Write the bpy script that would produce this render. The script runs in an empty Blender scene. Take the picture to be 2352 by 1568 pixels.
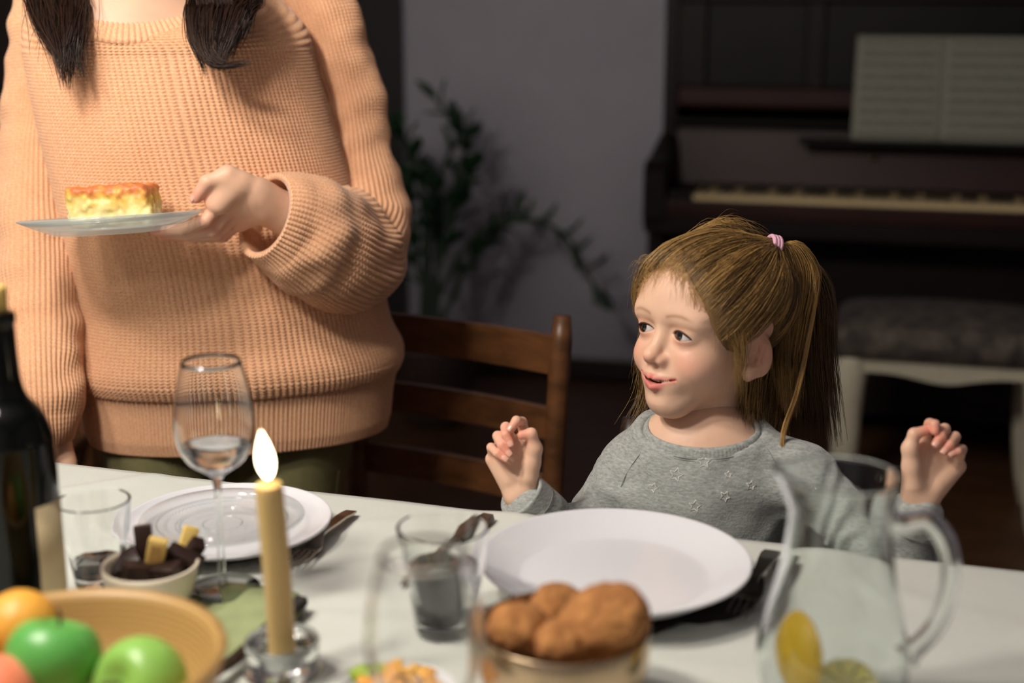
import bpy, bmesh, math, random
import numpy as np
from mathutils import Vector, Matrix, Euler

# ------------------------------------------------------------------ camera
PITCH = math.radians(14.0)
CAM = np.array([0.0, 0.0, 1.30])
FPX = 3267.0
cp, sp_ = math.cos(PITCH), math.sin(PITCH)
FWD = np.array([0, cp, -sp_]); UPV = np.array([0, sp_, cp]); RGT = np.array([1.0, 0, 0])

scene = bpy.context.scene
cam_data = bpy.data.cameras.new('camera')
cam = bpy.data.objects.new('camera', cam_data)
scene.collection.objects.link(cam)
cam.location = CAM
cam.rotation_euler = (math.pi / 2 - PITCH, 0, 0)
cam_data.sensor_width = 36.0
cam_data.lens = FPX * 36.0 / 2352.0
cam_data.clip_start = 0.02
cam_data.dof.use_dof = True
cam_data.dof.focus_distance = 1.66
cam_data.dof.aperture_fstop = 2.3
cam_data.dof.aperture_blades = 9
scene.camera = cam

# ------------------------------------------------------------------ world, exposure
world = bpy.data.worlds.new('World'); scene.world = world
world.use_nodes = True
bgn = world.node_tree.nodes['Background']
bgn.inputs[0].default_value = (0.80, 0.84, 1.0, 1)
bgn.inputs[1].default_value = 0.03
scene.view_settings.view_transform = 'Standard'
scene.view_settings.look = 'None'
scene.view_settings.exposure = 0.0
scene.view_settings.gamma = 1.0
scene.view_settings.use_curve_mapping = False
scene.cycles.use_denoising = True
scene.cycles.max_bounces = 8
scene.cycles.diffuse_bounces = 3
scene.cycles.glossy_bounces = 3
scene.cycles.use_adaptive_sampling = True
scene.cycles.adaptive_threshold = 0.05
scene.cycles.adaptive_min_samples = 12
scene.cycles.transparent_max_bounces = 24
scene.cycles.transmission_bounces = 8
scene.cycles.sample_clamp_indirect = 4.0
scene.cycles.blur_glossy = 0.6

# lamps of the chandelier above the table: (x, y, z, watts)
BULBS = [(-1.00, 0.90, 1.97, 33.0), (-0.68, 0.70, 1.95, 33.0), (-0.66, 1.06, 1.97, 29.0)]
BULB_COLOR = (1.0, 0.915, 0.80)

# ------------------------------------------------------------------ helpers
C = scene.collection
def W(px, py, t):
    return CAM + t * (FWD + RGT * (px - 1176.0) / FPX + UPV * (784.0 - py) / FPX)
def Tz(px, py, z=0.75):
    d = FWD + RGT * (px - 1176.0) / FPX + UPV * (784.0 - py) / FPX
    return CAM + d * ((z - CAM[2]) / d[2])
def nrm(v):
    v = np.asarray(v, float); return v / (np.linalg.norm(v) + 1e-12)
def srgb(r, g, b):
    def f(c):
        c /= 255.0
        return c / 12.92 if c <= 0.04045 else ((c + 0.055) / 1.055) ** 2.4
    return (f(r), f(g), f(b))

def empty(name, loc):
    o = bpy.data.objects.new(name, None); C.objects.link(o)
    o.location = Vector([float(a) for a in loc]); o.empty_display_size = 0.05
    o['_org'] = [float(a) for a in loc]
    return o
def tag(o, label=None, cat=None, group=None, kind=None):
    if label: o['label'] = label
    if cat: o['category'] = cat
    if group: o['group'] = group
    if kind: o['kind'] = kind
    return o
def origin_of(o):
    return np.array(o['_org']) if o is not None and '_org' in o.keys() else np.zeros(3)
def mesh_from(name, V, F, smooth=True):
    V = np.asarray(V, np.float32)
    me = bpy.data.meshes.new(name)
    if isinstance(F, np.ndarray) and F.ndim == 2:
        k = F.shape[1]; n = len(F)
        me.vertices.add(len(V)); me.vertices.foreach_set('co', V.ravel())
        me.loops.add(n * k); me.polygons.add(n)
        me.polygons.foreach_set('loop_start', np.arange(0, n * k, k, dtype=np.int32))
        me.polygons.foreach_set('loop_total', np.full(n, k, dtype=np.int32))
        me.loops.foreach_set('vertex_index', F.astype(np.int32).ravel())
        me.update(calc_edges=True); me.validate()
    else:
        me.from_pydata([tuple(map(float, v)) for v in V], [], [tuple(int(i) for i in f) for f in F])
        me.update()
    me.polygons.foreach_set('use_smooth', np.full(len(me.polygons), smooth, dtype=bool))
    return me
def mk(name, V, F, mat, parent=None, loc=None, smooth=True, attrs=None, sharp=None):
    """one mesh object; V in world space"""
    V = np.asarray(V, float)
    if parent is not None: org = origin_of(parent)
    else: org = np.array(loc, float) if loc is not None else np.array([V[:, 0].mean(), V[:, 1].mean(), V[:, 2].min()])
    me = mesh_from(name, V - org, F, smooth)
    if attrs:
        for an, (typ, arr) in attrs.items():
            a = me.attributes.new(an, typ, 'POINT')
            if typ == 'FLOAT_COLOR': a.data.foreach_set('color', np.asarray(arr, np.float32).ravel())
            elif typ == 'FLOAT2': a.data.foreach_set('vector', np.asarray(arr, np.float32).ravel())
            else: a.data.foreach_set('value', np.asarray(arr, np.float32).ravel())
    if smooth and sharp is not None:
        me.set_sharp_from_angle(angle=math.radians(sharp))
    o = bpy.data.objects.new(name, me); C.objects.link(o)
    o['_org'] = [float(a) for a in org]
    if parent is not None: o.parent = parent
    else: o.location = Vector([float(a) for a in org])
    ms = mat if isinstance(mat, (list, tuple)) else [mat]
    for m in ms: me.materials.append(m)
    return o
def cat_mesh(*parts):
    Vs, Fs, n = [], [], 0
    for V, F in parts:
        V = np.asarray(V, float); Vs.append(V)
        Fs += [tuple(int(i) + n for i in f) for f in F]
        n += len(V)
    return np.concatenate(Vs), Fs
def lathe(prof, n=48, center=(0, 0, 0), closed=False):
    prof = np.array(prof, float); m = len(prof)
    a = np.linspace(0, 2 * math.pi, n, endpoint=False)
    V = np.zeros((m, n, 3))
    V[:, :, 0] = prof[:, 0:1] * np.cos(a); V[:, :, 1] = prof[:, 0:1] * np.sin(a); V[:, :, 2] = prof[:, 1:2]
    V = V.reshape(-1, 3) + np.array(center)
    F = []
    rng = m if closed else m - 1
    for i in range(rng):
        i2 = (i + 1) % m
        for j in range(n):
            j2 = (j + 1) % n
            F.append((i * n + j, i * n + j2, i2 * n + j2, i2 * n + j))
    if not closed:
        if prof[0, 0] > 1e-5: F.append(tuple(range(n - 1, -1, -1)))
        if prof[-1, 0] > 1e-5: F.append(tuple((m - 1) * n + j for j in range(n)))
    return V, np.array(F[:rng * n]) if closed else F
def smooth_path(pts, n):
    """Catmull-Rom resample of an (m,k) array to n samples"""
    P = np.asarray(pts, float)
    if len(P) == 2:
        s = np.linspace(0, 1, n)[:, None]; return P[0] * (1 - s) + P[1] * s
    Q = np.vstack([2 * P[0] - P[1], P, 2 * P[-1] - P[-2]])
    s = np.linspace(0, len(P) - 1 - 1e-9, n); i = s.astype(int); f = (s - i)[:, None]
    a, b, c, d = Q[i], Q[i + 1], Q[i + 2], Q[i + 3]
    return 0.5 * ((2 * b) + (-a + c) * f + (2 * a - 5 * b + 4 * c - d) * f ** 2 + (-a + 3 * b - 3 * c + d) * f ** 3)
def frames(P, up=None):
    P = np.asarray(P, float); n = len(P)
    T = np.gradient(P, axis=0); T /= np.linalg.norm(T, axis=1)[:, None] + 1e-12
    if up is None:
        up = np.array([0, 0, 1.0]) if abs(T[0, 2]) < 0.9 else np.array([1.0, 0, 0])
    N = np.zeros_like(P); B = np.zeros_like(P)
    v = up - T[0] * np.dot(up, T[0]); v /= np.linalg.norm(v)
    for i in range(n):
        v = v - T[i] * np.dot(v, T[i]); v /= np.linalg.norm(v) + 1e-12
        N[i] = v; B[i] = np.cross(T[i], v)
    return T, N, B
def tube(P, R, n=10, up=None, flat=1.0, caps=True):
    P = np.asarray(P, float); m = len(P)
    R = np.broadcast_to(np.asarray(R, float), (m,))
    T, N, B = frames(P, up)
    a = np.linspace(0, 2 * math.pi, n, endpoint=False)
    V = P[:, None, :] + R[:, None, None] * (np.cos(a)[None, :, None] * N[:, None, :] * flat + np.sin(a)[None, :, None] * B[:, None, :])
    V = V.reshape(-1, 3); F = []
    for i in range(m - 1):
        for j in range(n):
            j2 = (j + 1) % n
            F.append((i * n + j, (i + 1) * n + j, (i + 1) * n + j2, i * n + j2))
    if caps:
        F.append(tuple(range(n))); F.append(tuple((m - 1) * n + j for j in range(n - 1, -1, -1)))
    return V, F
def box(lo, hi, bev=0.0, seg=2, M=None):
    bm = bmesh.new()
    bmesh.ops.create_cube(bm, size=1.0)
    lo = np.array(lo, float); hi = np.array(hi, float)
    for v in bm.verts:
        for k in range(3): v.co[k] = (lo[k] + hi[k]) / 2 + v.co[k] * (hi[k] - lo[k])
    if bev > 0:
        bmesh.ops.bevel(bm, geom=bm.edges[:], offset=bev, segments=seg, profile=0.5, affect='EDGES')
    bm.verts.index_update()
    V = np.array([v.co[:] for v in bm.verts]); F = [tuple(v.index for v in f.verts) for f in bm.faces]
    bm.free()
    if M is not None: V = xf(M, V)
    return V, F
def xf(M, V):
    M = np.array(M, float); V = np.asarray(V, float)
    return V @ M[:3, :3].T + M[:3, 3]
def mat_yaw(loc, deg):
    a = math.radians(deg); M = np.eye(4)
    M[:3, :3] = [[math.cos(a), -math.sin(a), 0], [math.sin(a), math.cos(a), 0], [0, 0, 1]]
    M[:3, 3] = loc
    return M
def copy_tree(o, parent=None):
    c = o.copy(); C.objects.link(c); c.parent = parent
    for ch in [x for x in bpy.data.objects if x.parent == o]: copy_tree(ch, c)
    return c

# ---- value noise (vectorised) for shaping
_rng = np.random.RandomState(7)
_tab = _rng.rand(64, 64, 64).astype(np.float32)
def vnoise(P, freq):
    q = np.asarray(P, np.float32) * freq; i = np.floor(q).astype(int); f = q - i; f = f * f * (3 - 2 * f)
    r = 0
    for dx in (0, 1):
        wx = f[..., 0] if dx else 1 - f[..., 0]
        for dy in (0, 1):
            wy = f[..., 1] if dy else 1 - f[..., 1]
            for dz in (0, 1):
                wz = f[..., 2] if dz else 1 - f[..., 2]
                r = r + wx * wy * wz * _tab[(i[..., 0] + dx) & 63, (i[..., 1] + dy) & 63, (i[..., 2] + dz) & 63]
    return r - 0.5

# ------------------------------------------------------------------ materials
class NT:
    def __init__(self, name):
        self.m = bpy.data.materials.new(name); self.m.use_nodes = True
        self.t = self.m.node_tree; self.b = self.t.nodes['Principled BSDF']; self.out = self.t.nodes['Material Output']
    def n(self, typ, **kw):
        nd = self.t.nodes.new(typ)
        for k, v in kw.items():
            if k.startswith('i_'):
                key = k[2:]; key = int(key) if key.isdigit() else key.replace('_', ' ')
                nd.inputs[key].default_value = v
            else: setattr(nd, k, v)
        return nd
    def l(self, a, b): self.t.links.new(a, b)
    def set(self, **kw):
        for k, v in kw.items(): self.b.inputs[k.replace('_', ' ')].default_value = v
def pmat(name, col, rough=0.5, metal=0.0, spec=0.5, var=0.0, vscale=20, stretch=(1, 1, 1), bump=0.0, bscale=60, sss=0.0, sheen=0.0, coat=0.0, col2=None, detail=4.0):
    k = NT(name); k.set(Base_Color=(*col, 1), Roughness=rough, Metallic=metal, Specular_IOR_Level=spec)
    if sss: k.set(Subsurface_Weight=sss, Subsurface_Radius=(1.0, 0.45, 0.25), Subsurface_Scale=0.006)
    if sheen: k.set(Sheen_Weight=sheen, Sheen_Roughness=0.5)
    if coat: k.set(Coat_Weight=coat, Coat_Roughness=0.08)
    if var or bump or col2:
        tc = k.n('ShaderNodeTexCoord'); mp = k.n('ShaderNodeMapping'); mp.inputs['Scale'].default_value = stretch
        k.l(tc.outputs['Object'], mp.inputs['Vector'])
    if var or col2:
        nz = k.n('ShaderNodeTexNoise', i_Scale=vscale, i_Detail=detail, i_Roughness=0.6); k.l(mp.outputs[0], nz.inputs['Vector'])
        cr = k.n('ShaderNodeValToRGB')
        c2 = col2 if col2 else tuple(min(1, c * (1 + var)) for c in col); c1 = col if col2 else tuple(c * (1 - var) for c in col)
        cr.color_ramp.elements[0].position = 0.34; cr.color_ramp.elements[1].position = 0.66
        cr.color_ramp.elements[0].color = (*c1, 1); cr.color_ramp.elements[1].color = (*c2, 1)
        k.l(nz.outputs['Fac'], cr.inputs['Fac']); k.l(cr.outputs['Color'], k.b.inputs['Base Color'])
    if bump:
        nb = k.n('ShaderNodeTexNoise', i_Scale=bscale, i_Detail=3.0); k.l(mp.outputs[0], nb.inputs['Vector'])
        bp = k.n('ShaderNodeBump', i_Strength=bump, i_Distance=0.004); k.l(nb.outputs['Fac'], bp.inputs['Height']); k.l(bp.outputs['Normal'], k.b.inputs['Normal'])
    return k.m
def thin_glass(name, tint=(0.97, 0.985, 0.98), edge=(0.55, 0.62, 0.6), power=3.0, rough=0.02, gloss=1.0):
    """blown glass wall: clear face-on, tinted where one looks along the wall, mirror reflection by Fresnel"""
    k = NT(name); k.t.nodes.remove(k.b)
    lw = k.n('ShaderNodeLayerWeight', i_Blend=0.5)
    pw = k.n('ShaderNodeMath', operation='POWER'); pw.inputs[1].default_value = power
    k.l(lw.outputs['Facing'], pw.inputs[0])
    mx = k.n('ShaderNodeMix', data_type='RGBA'); mx.inputs['A'].default_value = (*tint, 1); mx.inputs['B'].default_value = (*edge, 1)
    k.l(pw.outputs[0], mx.inputs['Factor'])
    tr = k.n('ShaderNodeBsdfTransparent'); k.l(mx.outputs['Result'], tr.inputs['Color'])
    gl = k.n('ShaderNodeBsdfGlossy', i_Roughness=rough); gl.inputs['Color'].default_value = (gloss, gloss, gloss, 1)
    p5 = k.n('ShaderNodeMath', operation='POWER'); p5.inputs[1].default_value = 5.0; k.l(lw.outputs['Facing'], p5.inputs[0])
    fr = k.n('ShaderNodeMath', operation='MULTIPLY_ADD'); fr.inputs[1].default_value = 0.75; fr.inputs[2].default_value = 0.045; k.l(p5.outputs[0], fr.inputs[0])
    ms = k.n('ShaderNodeMixShader'); k.l(fr.outputs[0], ms.inputs[0]); k.l(tr.outputs[0], ms.inputs[1]); k.l(gl.outputs[0], ms.inputs[2])
    k.l(ms.outputs[0], k.out.inputs['Surface'])
    return k.m
def solid_glass(name, col=(1, 1, 1), ior=1.45, rough=0.0):
    k = NT(name); k.set(Base_Color=(*col, 1), Roughness=rough, IOR=ior, Transmission_Weight=1.0)
    return k.m
def emit(name, col, s):
    k = NT(name); k.set(Base_Color=(0, 0, 0, 1), Emission_Color=(*col, 1), Emission_Strength=s); return k.m

M = {}
M['wall'] = pmat('wall_paint', srgb(176, 173, 184), 0.9, var=0.03, vscale=6, bump=0.05, bscale=200)
M['floor'] = pmat('floor_boards', srgb(84, 56, 34), 0.45, var=0.3, vscale=9, stretch=(1, 9, 9), bump=0.1, bscale=40)
M['cloth'] = pmat('tablecloth_linen', srgb(202, 205, 198), 0.9, var=0.015, vscale=30, bump=0.12, bscale=700, sheen=0.1)
M['tablewood'] = pmat('table_wood', srgb(92, 60, 36), 0.5, var=0.2, vscale=8, stretch=(1, 8, 8))
M['chair'] = pmat('chair_wood', srgb(92, 58, 32), 0.38, var=0.35, vscale=11, stretch=(1.5, 1.5, 4), bump=0.06, bscale=60)
M['chairdark'] = pmat('chair_dark_wood', srgb(44, 30, 24), 0.35, var=0.25, vscale=12)
M['piano'] = pmat('piano_wood', srgb(22, 13, 12), 0.5, spec=0.2, var=0.25, vscale=5, stretch=(1, 6, 6))
M['pianored'] = pmat('piano_red_wood', srgb(46, 21, 18), 0.45, spec=0.25, var=0.2, vscale=5, stretch=(1, 6, 6))
M['pianopanel'] = pmat('piano_panel_wood', srgb(14, 11, 10), 0.5, spec=0.2, var=0.3, vscale=6)
M['ivory'] = pmat('piano_ivory', srgb(222, 200, 152), 0.4)
M['ebony'] = pmat('piano_ebony', srgb(16, 15, 15), 0.35)
M['brass'] = pmat('brass', srgb(190, 140, 70), 0.3, metal=1.0)
M['cream'] = pmat('cream_lacquer', srgb(196, 190, 168), 0.5, var=0.06, vscale=15)
M['stoolfab'] = pmat('stool_fabric', srgb(52, 46, 44), 0.85, vscale=26, col2=srgb(96, 88, 80), detail=2.0)
M['wardrobe'] = pmat('wardrobe_wood', srgb(40, 28, 22), 0.45, var=0.2, vscale=7, stretch=(6, 6, 1))
M['leaf'] = pmat('plant_leaf', srgb(30, 62, 34), 0.35, var=0.3, vscale=30)
M['stem'] = pmat('plant_stem', srgb(40, 60, 36), 0.5)
M['pot'] = pmat('plant_pot', srgb(60, 44, 36), 0.7, var=0.15, vscale=20)
M['soil'] = pmat('soil', srgb(30, 22, 16), 0.95, bump=0.6, bscale=80)
M['china'] = pmat('white_china', srgb(218, 219, 224), 0.18, spec=0.5)
M['chinacream'] = pmat('cream_china', srgb(228, 218, 196), 0.25)
M['steel'] = pmat('cutlery_steel', srgb(170, 158, 146), 0.22, metal=1.0)
M['steeldark'] = pmat('cutlery_dark', srgb(64, 60, 54), 0.3, metal=0.9)
M['bowlsteel'] = pmat('bowl_metal', srgb(196, 172, 140), 0.24, metal=0.9)
M['knife'] = pmat('knife_handle', srgb(74, 56, 46), 0.4, var=0.2, vscale=30)
M['bamboo'] = None
M['apple'] = pmat('apple_skin', srgb(138, 188, 88), 0.34, var=0.12, vscale=14, sss=0.15)
M['appledark'] = pmat('apple_skin_deep', srgb(92, 168, 80), 0.34, var=0.12, vscale=14, sss=0.15)
M['orange'] = pmat('orange_peel', srgb(232, 168, 66), 0.45, bump=0.25, bscale=160, sss=0.1)
M['peach'] = pmat('peach_skin', srgb(236, 132, 92), 0.6, var=0.2, vscale=12, sheen=0.3)
M['stalk'] = pmat('fruit_stalk', srgb(84, 66, 40), 0.8)
M['napgreen'] = pmat('napkin_sage', srgb(146, 156, 112), 0.95, var=0.08, vscale=40, bump=0.2, bscale=500)
M['napdark'] = pmat('napkin_charcoal', srgb(40, 36, 32), 0.95, var=0.1, vscale=60, bump=0.2, bscale=500)
M['choc'] = pmat('dark_chocolate', srgb(44, 27, 22), 0.4, var=0.2, vscale=60)
M['nougat'] = pmat('pale_wafer', srgb(224, 192, 110), 0.6, var=0.1, vscale=50)
M['nougatcore'] = pmat('wafer_core', srgb(196, 156, 92), 0.6, var=0.1, vscale=60)
M['cookie'] = pmat('cookie_crumb', srgb(146, 94, 50), 0.95, vscale=60, col2=srgb(186, 130, 74), bump=0.8, bscale=150)
M['lemon'] = pmat('lemon_rind', srgb(226, 186, 44), 0.4, bump=0.2, bscale=120, sss=0.1)
M['lemonflesh'] = pmat('lemon_flesh', srgb(236, 220, 110), 0.3, vscale=60, col2=srgb(240, 232, 160), sss=0.2)
M['pith'] = pmat('lemon_pith', srgb(240, 234, 190), 0.6)
M['wax'] = pmat('candle_wax', srgb(210, 182, 122), 0.45, sss=0.4)
M['wick'] = pmat('candle_wick', srgb(20, 16, 14), 0.9)
M['flame'] = emit('candle_flame', (1.0, 0.80, 0.50), 14.0)
M['flamebase'] = emit('candle_flame_base', (0.45, 0.35, 1.0), 2.2)
M['bottle'] = pmat('bottle_green_black', srgb(6, 8, 5), 0.10, spec=0.3)
M['label'] = pmat('bottle_label', srgb(206, 188, 150), 0.8, var=0.03, vscale=50)
M['glass'] = solid_glass('clear_glass', (0.985, 0.995, 0.99), 1.47)
M['glassjug'] = solid_glass('jug_glass', (0.95, 0.985, 0.97), 1.47)
M['glassplate'] = thin_glass('pressed_glass', tint=(0.985, 0.99, 0.99), edge=(0.84, 0.88, 0.88), power=2.0, rough=0.08)
M['solidglass'] = solid_glass('thick_glass', (0.96, 0.985, 0.975), 1.45)
M['water'] = solid_glass('clear_drink', (1, 1, 1), 1.33)
M['salad'] = pmat('salad_orange', srgb(226, 150, 60), 0.4, vscale=40, col2=srgb(236, 186, 84))
M['saladgreen'] = pmat('salad_green', srgb(150, 176, 50), 0.4, var=0.2, vscale=40)
M['lampmetal'] = pmat('lamp_metal', srgb(60, 50, 40), 0.35, metal=0.8)

k = NT('bamboo_bowl_wood'); k.set(Roughness=0.45)
tc = k.n('ShaderNodeTexCoord'); wv = k.n('ShaderNodeTexWave', wave_type='BANDS', bands_direction='Z', i_Scale=70.0, i_Distortion=2.0, i_Detail=2.0)
k.l(tc.outputs['Object'], wv.inputs['Vector'])
cr = k.n('ShaderNodeValToRGB'); cr.color_ramp.elements[0].color = (*srgb(164, 126, 70), 1); cr.color_ramp.elements[1].color = (*srgb(190, 154, 96), 1)
k.l(wv.outputs['Fac'], cr.inputs['Fac']); k.l(cr.outputs['Color'], k.b.inputs['Base Color']); M['bamboo'] = k.m
# ------------------------------------------------------------------ room
RY = -15.0                                   # the room's walls run 15 degrees off the picture plane
ra = math.radians(RY)
EX = np.array([math.cos(ra), math.sin(ra), 0]); EY = np.array([-math.sin(ra), math.cos(ra), 0]); EZ = np.array([0, 0, 1.0])
WALL0 = np.array([0.185, 4.72, 0.0])
def room(u, v, z=0.0): return WALL0 + EX * u + EY * v + EZ * z          # v negative: in front of the back wall
RM = np.eye(4); RM[:3, 0] = EX; RM[:3, 1] = EY; RM[:3, 3] = WALL0
def rbox(lo, hi, bev=0.0): return box(lo, hi, bev, M=RM)

def struct(name, VF, m, **kw):
    o = mk(name, *VF, m, **kw); o['kind'] = 'structure'; return o
struct('wall_back', rbox((-3.4, 0.0, 0), (3.4, 0.12, 2.7)), M['wall'], smooth=False)
struct('wall_left', rbox((-3.5, -6.2, 0), (-3.4, 0.12, 2.7)), M['wall'], smooth=False)
struct('wall_right', rbox((3.4, -6.2, 0), (3.5, 0.12, 2.7)), M['wall'], smooth=False)
struct('wall_front', rbox((-3.5, -6.3, 0), (3.5, -6.2, 2.7)), M['wall'], smooth=False)
struct('ceiling', rbox((-3.5, -6.3, 2.7), (3.5, 0.12, 2.8)), M['wall'], smooth=False)
struct('baseboard_back', rbox((-3.4, -0.02, 0.0), (3.4, -0.001, 0.07), 0.004), M['wardrobe'], smooth=False)
floor = struct('floor', rbox((-3.5, -6.3, -0.06), (3.5, 0.12, -0.012)), M['tablewood'], smooth=False)
pv, pf = box((-0.7, -0.0685, -0.012), (0.7, 0.0685, 0.0), 0.0015, 1)
pme = mesh_from('plank', pv, pf, False); pme.materials.append(M['floor'])
forg = origin_of(floor)
rnd = random.Random(3)
for r in range(30):
    off = rnd.uniform(-0.7, 0.7)
    for c in range(-3, 4):
        u = c * 1.402 + off; v = -0.06 - 0.0685 - r * 0.1385
        if abs(u) > 3.2: continue
        o = bpy.data.objects.new('plank', pme); C.objects.link(o); o.parent = floor
        o.matrix_local = Matrix.Translation(Vector(room(u, v, 0) - forg)) @ Matrix.Rotation(ra, 4, 'Z')

# ---- dark wardrobe left of the grey wall
wr = empty('wardrobe', room(-1.25, -0.3, 0))
tag(wr, 'tall dark brown wooden wardrobe beside the grey wall, behind the standing woman', 'wardrobe')
X1 = -0.56
mk('body', *rbox((X1 - 1.5, -0.55, 0.0), (X1, -0.03, 2.05), 0.006), M['wardrobe'], wr, smooth=False)
for i in range(3):
    a = X1 - 1.48 + i * 0.493
    d = mk('door', *rbox((a + 0.004, -0.572, 0.08), (a + 0.485, -0.5505, 2.0), 0.004), M['wardrobe'], wr, smooth=False)
    for z0, z1 in ((0.16, 0.9), (1.0, 1.9)):
        mk('panel', *rbox((a + 0.08, -0.582, z0), (a + 0.41, -0.5725, z1), 0.004), M['wardrobe'], d, smooth=False)
    mk('knob', *lathe([(0.0, 0), (0.012, 0.002), (0.014, 0.01), (0.008, 0.016), (0, 0.018)], 16, room(a + 0.45, -0.6, 0.95)), M['brass'], d)

# ---- upright piano
PO = np.array([0.365, 3.90, 0.0])            # front left foot of the key bed
PM = np.eye(4); PM[:3, 0] = EX; PM[:3, 1] = EY; PM[:3, 3] = PO
PU = PM.copy(); PU[2, 3] = 0.038             # frame of the parts from the key bed up
def pbox(lo, hi, bev=0.003): return box(lo, hi, bev, M=PU if lo[2] > 0.59 else PM)
def prism(poly, x0, x1, Mx):
    n = len(poly)
    V = [(x0, y, z) for y, z in poly] + [(x1, y, z) for y, z in poly]
    F = [tuple(range(n - 1, -1, -1)), tuple(range(n, 2 * n))] + [(i, (i + 1) % n, n + (i + 1) % n, n + i) for i in range(n)]
    return xf(Mx, np.array(V)), F
pn = empty('upright_piano', xf(PM, [[0.75, 0.35, 0]])[0])
tag(pn, 'dark reddish brown upright piano with open keyboard behind the girl', 'piano')
LEN = 1.46
for name, x in (('side_panel', 0.0), ('side_panel', LEN - 0.04)):
    mk(name, *pbox((x, 0.29, 0.0), (x + 0.04, 0.66, 1.338)), M['piano'], pn, smooth=False)
    mk('arm', *prism([(0.0, 0.64), (0.0, 0.775), (0.03, 0.795), (0.10, 0.80), (0.29, 0.845), (0.29, 0.60), (0.03, 0.60)], x - 0.004, x + 0.055, PU), M['piano'], pn, smooth=False)
    mk('toe_block', *pbox((x - 0.002, 0.02, 0.0), (x + 0.05, 0.30, 0.06)), M['piano'], pn, smooth=False)
    mk('front_leg', *pbox((x + 0.004, 0.04, 0.06), (x + 0.046, 0.085, 0.636), 0.006), M['piano'], pn, smooth=False)
mk('back_panel', *pbox((0.04, 0.6, 0.02), (LEN - 0.04, 0.655, 1.335)), M['pianopanel'], pn, smooth=False)
mk('bottom_board', *pbox((0.04, 0.27, 0.08), (LEN - 0.04, 0.295, 0.637)), M['piano'], pn, smooth=False)
mk('key_bed', *pbox((0.0, 0.008, 0.60), (LEN, 0.30, 0.648)), M['piano'], pn, smooth=False)
mk('key_slip', *pbox((0.05, 0.012, 0.648), (LEN - 0.05, 0.04, 0.692), 0.006), M['pianored'], pn, smooth=False)
mk('key_block', *pbox((0.055, 0.04, 0.648), (0.125, 0.24, 0.715)), M['piano'], pn, smooth=False)
mk('key_block', *pbox((LEN - 0.125, 0.04, 0.648), (LEN - 0.055, 0.24, 0.715)), M['piano'], pn, smooth=False)
mk('fall_board', *prism([(0.225, 0.715), (0.255, 0.875), (0.275, 0.885), (0.27, 0.70)], 0.05, LEN - 0.05, PU), M['pianored'], pn, smooth=False)
mk('shelf', *pbox((0.04, 0.19, 0.885), (LEN - 0.04, 0.30, 0.90), 0.005), M['pianopanel'], pn, smooth=False)
mk('rail', *pbox((0.04, 0.262, 0.925), (LEN - 0.04, 0.31, 0.985), 0.012), M['pianored'], pn, smooth=False)
for a, b in ((0.04, 0.12), (0.40, 0.45), (0.98, 1.03), (LEN - 0.12, LEN - 0.04)):
    mk('stile', *pbox((a, 0.285, 0.985), (b, 0.315, 1.22)), M['piano'], pn, smooth=False)
for a, b in ((0.12, 0.40), (0.45, 0.98), (1.03, LEN - 0.12)):
    mk('panel', *pbox((a, 0.302, 0.985), (b, 0.32, 1.22), 0.004), M['pianopanel'], pn, smooth=False)
mk('top_rail', *pbox((0.04, 0.28, 1.22), (LEN - 0.04, 0.32, 1.29), 0.006), M['piano'], pn, smooth=False)
mk('lid', *pbox((-0.015, 0.26, 1.30), (LEN + 0.015, 0.67, 1.325), 0.008), M['piano'], pn, smooth=False)
mk('music_ledge', *pbox((0.40, 0.13, 0.842), (1.06, 0.205, 0.855), 0.004), M['pianopanel'], pn, smooth=False)
mk('lock', *lathe([(0, 0), (0.012, 0.0), (0.012, 0.004), (0.0, 0.005)], 14, xf(PU, [[0.60, 0.222, 0.80]])[0]), M['brass'], pn)
# keys
kw = 0.0235
wv_, wf_ = box((0.0005, 0.045, 0.665), (kw - 0.0005, 0.225, 0.705), 0.0015, 1)
wme = mesh_from('white_key', wv_, wf_, False); wme.materials.append(M['ivory'])
bv_, bf_ = box((-0.0055, 0.095, 0.70), (0.0055, 0.225, 0.717), 0.002, 1)
bme = mesh_from('black_key', bv_, bf_, False); bme.materials.append(M['ebony'])
porg = origin_of(pn); rotm = Matrix.Rotation(ra, 4, 'Z')
for i in range(52):
    x = 0.127 + i * kw * 0.987
    o = bpy.data.objects.new('white_key', wme); C.objects.link(o); o.parent = pn
    o.matrix_local = Matrix.Translation(Vector(PO + EX * x + EZ * 0.038 - porg)) @ rotm
    if i % 7 in (0, 2, 3, 5, 6) and i < 51:
        o = bpy.data.objects.new('black_key', bme); C.objects.link(o); o.parent = pn
        o.matrix_local = Matrix.Translation(Vector(PO + EX * (x + kw * 0.987) + EZ * 0.038 - porg)) @ rotm

# ---- open sheet music standing on the ledge
k = NT('sheet_music_print'); k.set(Roughness=0.85)
tc = k.n('ShaderNodeTexCoord'); sx = k.n('ShaderNodeSeparateXYZ'); k.l(tc.outputs['UV'], sx.inputs[0])
def mth(op, a, b=None, c=None):
    nd = k.n('ShaderNodeMath', operation=op)
    for i, v in enumerate((a, b, c)):
        if v is None: continue
        if isinstance(v, (int, float)): nd.inputs[i].default_value = v
        else: k.l(v, nd.inputs[i])
    return nd.outputs[0]
stave = mth('FRACT', mth('MULTIPLY', sx.outputs['Y'], 9.0))
instave = mth('MULTIPLY', mth('GREATER_THAN', stave, 0.22), mth('LESS_THAN', stave, 0.80))
line = mth('LESS_THAN', mth('FRACT', mth('MULTIPLY', stave, 8.6)), 0.28)
mpg = k.n('ShaderNodeMapping'); mpg.inputs['Scale'].default_value = (60, 45, 1); k.l(tc.outputs['UV'], mpg.inputs[0])
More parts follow.
